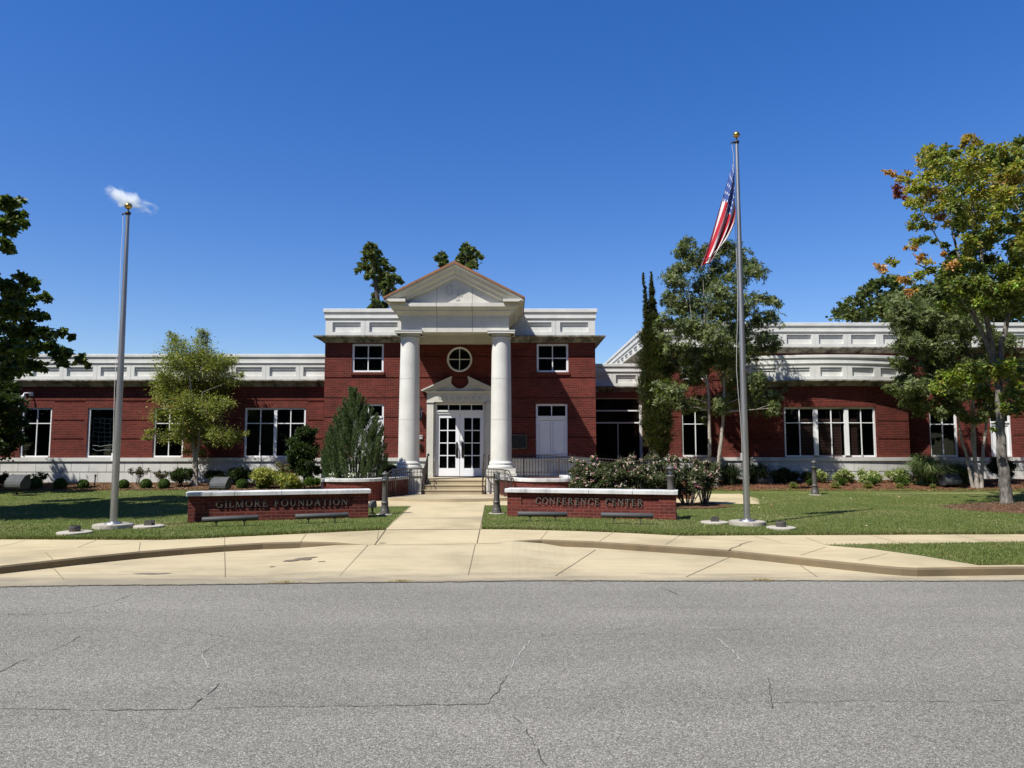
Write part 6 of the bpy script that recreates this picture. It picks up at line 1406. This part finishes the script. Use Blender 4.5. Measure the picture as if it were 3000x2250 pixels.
grassclump(2706, 1300, 1412, 125, 28.2, 2600, 121, 'tall bright ornamental grass at the right corner of the bowed bay', GG); grassclump(2790, 1335, 1412, 150, 28.6, 2200, 122, 'darker spreading grass clump behind the right floodlight', [(.08, .13, .05), (.12, .17, .07), (.06, .10, .04)])
grassclump(2135, 1330, 1415, 110, 28.3, 1000, 123, 'dark shaded grass clump right of the pale double trunk', GD); grassclump(2215, 1335, 1415, 120, 28.6, 1000, 124, 'dark shaded grass clump behind the shaded floodlight', GD)
# --- small shrubs along the right wing
VG = [(.40, .44, .20), (.24, .30, .09), (.52, .54, .32), (.15, .21, .06)]
for k, (px, py, rx, ry, lab) in enumerate(((2404, 1397, 16, 17, 'variegated shrub just right of the bollard on the thin path'), (2473, 1395, 30, 18, 'variegated shrub below the middle of the triple window'), (2549, 1399, 36, 17, 'wide variegated shrub below the right end of the triple window'), (2637, 1397, 40, 20, 'largest variegated shrub, left of the tall bright grass'))):
    shrub('variegated_shrub', px, py, rx*1.1, ry*1.15, 28.6, 130+k, lab, VG, .07, .045, 2400, group='variegated shrubs below the bowed bay')
for k, (px, py, r, lab) in enumerate(((2468, 1411, 13, 'small round green bush in front of the middle variegated shrub'), (2558, 1410, 13, 'small round green bush in front of the wide variegated shrub'), (2642, 1409, 14, 'small round green bush in front of the largest variegated shrub'), (2722, 1407, 16, 'small round green bush left of the right floodlight'), (2375, 1412, 10, 'small round green bush half hidden behind the bollard on the thin path'))):
    shrub('round_bush', px, py, r, r, 27.9, 140+k, lab, BX, .035, .018, 8000, group='small round bushes by the right wing')
for k, (px, py, rx, ry, lab) in enumerate(((2319, 1414, 19, 10, 'spiky yellow-green tuft left of the bollard on the thin path'), (2440, 1418, 20, 11, 'spiky yellow-green tuft right of the bollard on the thin path'), (2535, 1418, 22, 11, 'spiky yellow-green tuft below the wide variegated shrub'), (2627, 1419, 15, 9, 'spiky yellow-green tuft below the largest variegated shrub'), (2724, 1420, 12, 8, 'spiky green tuft below the round bush by the right floodlight'))):
    x = X(px, 27.4); g = gz(x, 27.4); rng = np.random.default_rng(150+k); n = 420; a_ = rng.uniform(0, 6.28, n); e = rng.uniform(.15, 1.3, n); d = np.stack([np.cos(a_)*np.cos(e), np.sin(a_)*np.cos(e), np.sin(e)], 1); Ls = M(rx, 27.4)*rng.uniform(.6, 1.1, n)
    t = thing('spiky_tuft', (x, 27.4, g), lab, 'plant', 'spiky tufts by the right wing'); leafmesh('foliage', np.array([x, 27.4, g+.06])+d*Ls[:, None]*.5, d, rng.normal(size=(n, 3))*.3+np.array([0, 0, 1]), Ls, .016, tints(rng, n, [(.26, .28, .10), (.14, .18, .05), (.34, .34, .16)]), LEAF, t)
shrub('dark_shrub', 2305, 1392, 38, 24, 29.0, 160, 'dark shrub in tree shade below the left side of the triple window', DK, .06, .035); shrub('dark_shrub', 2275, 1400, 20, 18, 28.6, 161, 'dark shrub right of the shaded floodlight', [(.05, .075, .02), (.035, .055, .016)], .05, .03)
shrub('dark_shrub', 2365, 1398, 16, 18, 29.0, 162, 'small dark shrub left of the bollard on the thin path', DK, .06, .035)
shrub('dark_shrub', 2935, 1370, 28, 45, 29.6, 163, 'tall dark shrub before the white panel window, behind the autumn maple trunk', DK, .06, .035, 3500)
shrub('dark_shrub', -10, 1405, 34, 18, 28.3, 164, 'dark shrub at the left edge beside the leftmost floodlight', DK, .06, .035)
# ================================================================== OUT OF FRAME (for reflections in the glass, and added to cut sky light)
rnd = random.Random(77); proto = None
rb_ = []
for k in range(46):
    th = rnd.uniform(0, 6.28); u = rnd.uniform(0, 1)**.5*3.6; z = rnd.uniform(2.4, 11.5); u *= 1-abs(z-6.2)/8.5
    rb_.append((u*math.cos(th), -24+u*math.sin(th), z, rnd.uniform(.9, 1.5)))
for k, (x, y, s) in enumerate(((-31, -24, 1.05), (-23, -22, .9), (-15.5, -25, 1.1), (-8, -23, .95), (-.5, -25, 1.15), (8, -24, 1.0), (16, -22.5, 1.1), (26, -25, 1.2), (36, -24, 1.1), (-40, -25, 1.2), (-32, 3, 1.0), (-37, 16, 1.1), (27, 2, 1.0), (31, 13, 1.1), (36, 26, 1.1))):
    if proto is None:
        t = thing('unseen_tree', (0, -24, 0), 'dark out-of-frame tree, added for glass reflections and to cut sky light', 'tree', 'unseen trees around the frame'); mb = MB(); limbs(mb, None, [([(0, -24, 0), (.1, -24, 3), (0, -24, 6), (.1, -24, 10)], .28, .06)], rb_, 5, maxl=20); mb.build('trunk', BARK, t)
        foliage('crown', rb_, 170, .42, .30, [(.04, .06, .018), (.055, .08, .024), (.03, .045, .014)], 99, t); proto = t
    o = proto if k == 0 else copy_tree(proto)
    o.location = (x, y, 0); o.rotation_euler = (0, 0, k*1.3); o.scale = (1.45*s, 1.45*s, 1.45*s)
bo = thing('brick_hall', (0, -38, 0), 'two-storey brown brick building across the road behind the viewer', 'building'); mb = MB()
hs2 = [(x, x+1.2, z, z+1.9) for x in range(-48, 50, 4) for z in (1.0, 5.0)]
mb.relief([-52, 52]+[v for h in hs2 for v in h[:2]], [0, 9]+[v for h in hs2 for v in h[2:]], lambda x, z: .2 if any(h[0] < x < h[1] and h[2] < z < h[3] for h in hs2) else 0, lambda u, d, z: (-u, -36-d, z), 1); mb.build('brick_wall', BRICK_SIGN, bo)
MB().box(-52.3, 52.3, -48, -35.7, 9.001, 9.6).build('roof', STONE, bo)
# ================================================================== THE ONE SMALL CLOUD, a thin wisp of droplets far beyond the roofs
cm = bpy.data.materials.new('cloud_vapour'); cm.use_nodes = True; n, l = cm.node_tree.nodes, cm.node_tree.links
n.remove(n['Principled BSDF']); vol = n.new('ShaderNodeVolumePrincipled'); vol.inputs['Color'].default_value = (1, 1, 1, 1); vol.inputs['Anisotropy'].default_value = 0.0
tc = n.new('ShaderNodeTexCoord'); sp = n.new('ShaderNodeVectorMath'); sp.operation = 'MULTIPLY'; CW, CH = 27.0, 15.0
def mth(op, a_, b_=None, c_=None):
    q = n.new('ShaderNodeMath'); q.operation = op
    for i, v in enumerate((a_, b_, c_)):
        if v is None: continue
        if isinstance(v, (int, float)): q.inputs[i].default_value = v
        else: l.new(v, q.inputs[i])
    return q.outputs[0]
mp = n.new('ShaderNodeMapping'); mp.inputs['Rotation'].default_value = (0, R(-26), 0); l.new(tc.outputs['Object'], mp.inputs['Vector'])
nz = n.new('ShaderNodeTexNoise'); nz.inputs['Scale'].default_value = .075; nz.inputs['Detail'].default_value = 9; nz.inputs['Roughness'].default_value = .62; nz.inputs['Distortion'].default_value = .6
m2 = n.new('ShaderNodeMapping'); m2.inputs['Scale'].default_value = (.7, 1, 1.5); l.new(mp.outputs[0], m2.inputs['Vector']); l.new(m2.outputs[0], nz.inputs['Vector'])
ln = n.new('ShaderNodeVectorMath'); ln.operation = 'LENGTH'; m3_ = n.new('ShaderNodeMapping'); m3_.inputs['Scale'].default_value = (1/27, 1/8, 1/8.5); l.new(mp.outputs[0], m3_.inputs['Vector']); l.new(m3_.outputs[0], ln.inputs[0])
d_ = mth('SUBTRACT', mth('ADD', nz.outputs['Fac'], mth('MULTIPLY', mth('SUBTRACT', 1.0, ln.outputs['Value']), .34)), .58)
dens = mth('MULTIPLY', mth('MAXIMUM', d_, 0.0), 1.1); l.new(dens, vol.inputs['Density']); l.new(vol.outputs[0], n['Material Output'].inputs['Volume'])
cx_, cz_ = at(380, 583, 600); mb = MB(); mb.lathe([(max(.01, math.sin(math.pi*k/12)), -math.cos(math.pi*k/12)) for k in range(13)], 0, 0, 24)
mb.v = [(v[0]*30+cx_, v[1]*10+600, v[2]*20+cz_) for v in mb.v]; o = mb.build('cloud', cm, origin=(cx_, 600, cz_)); o['kind'] = 'structure'
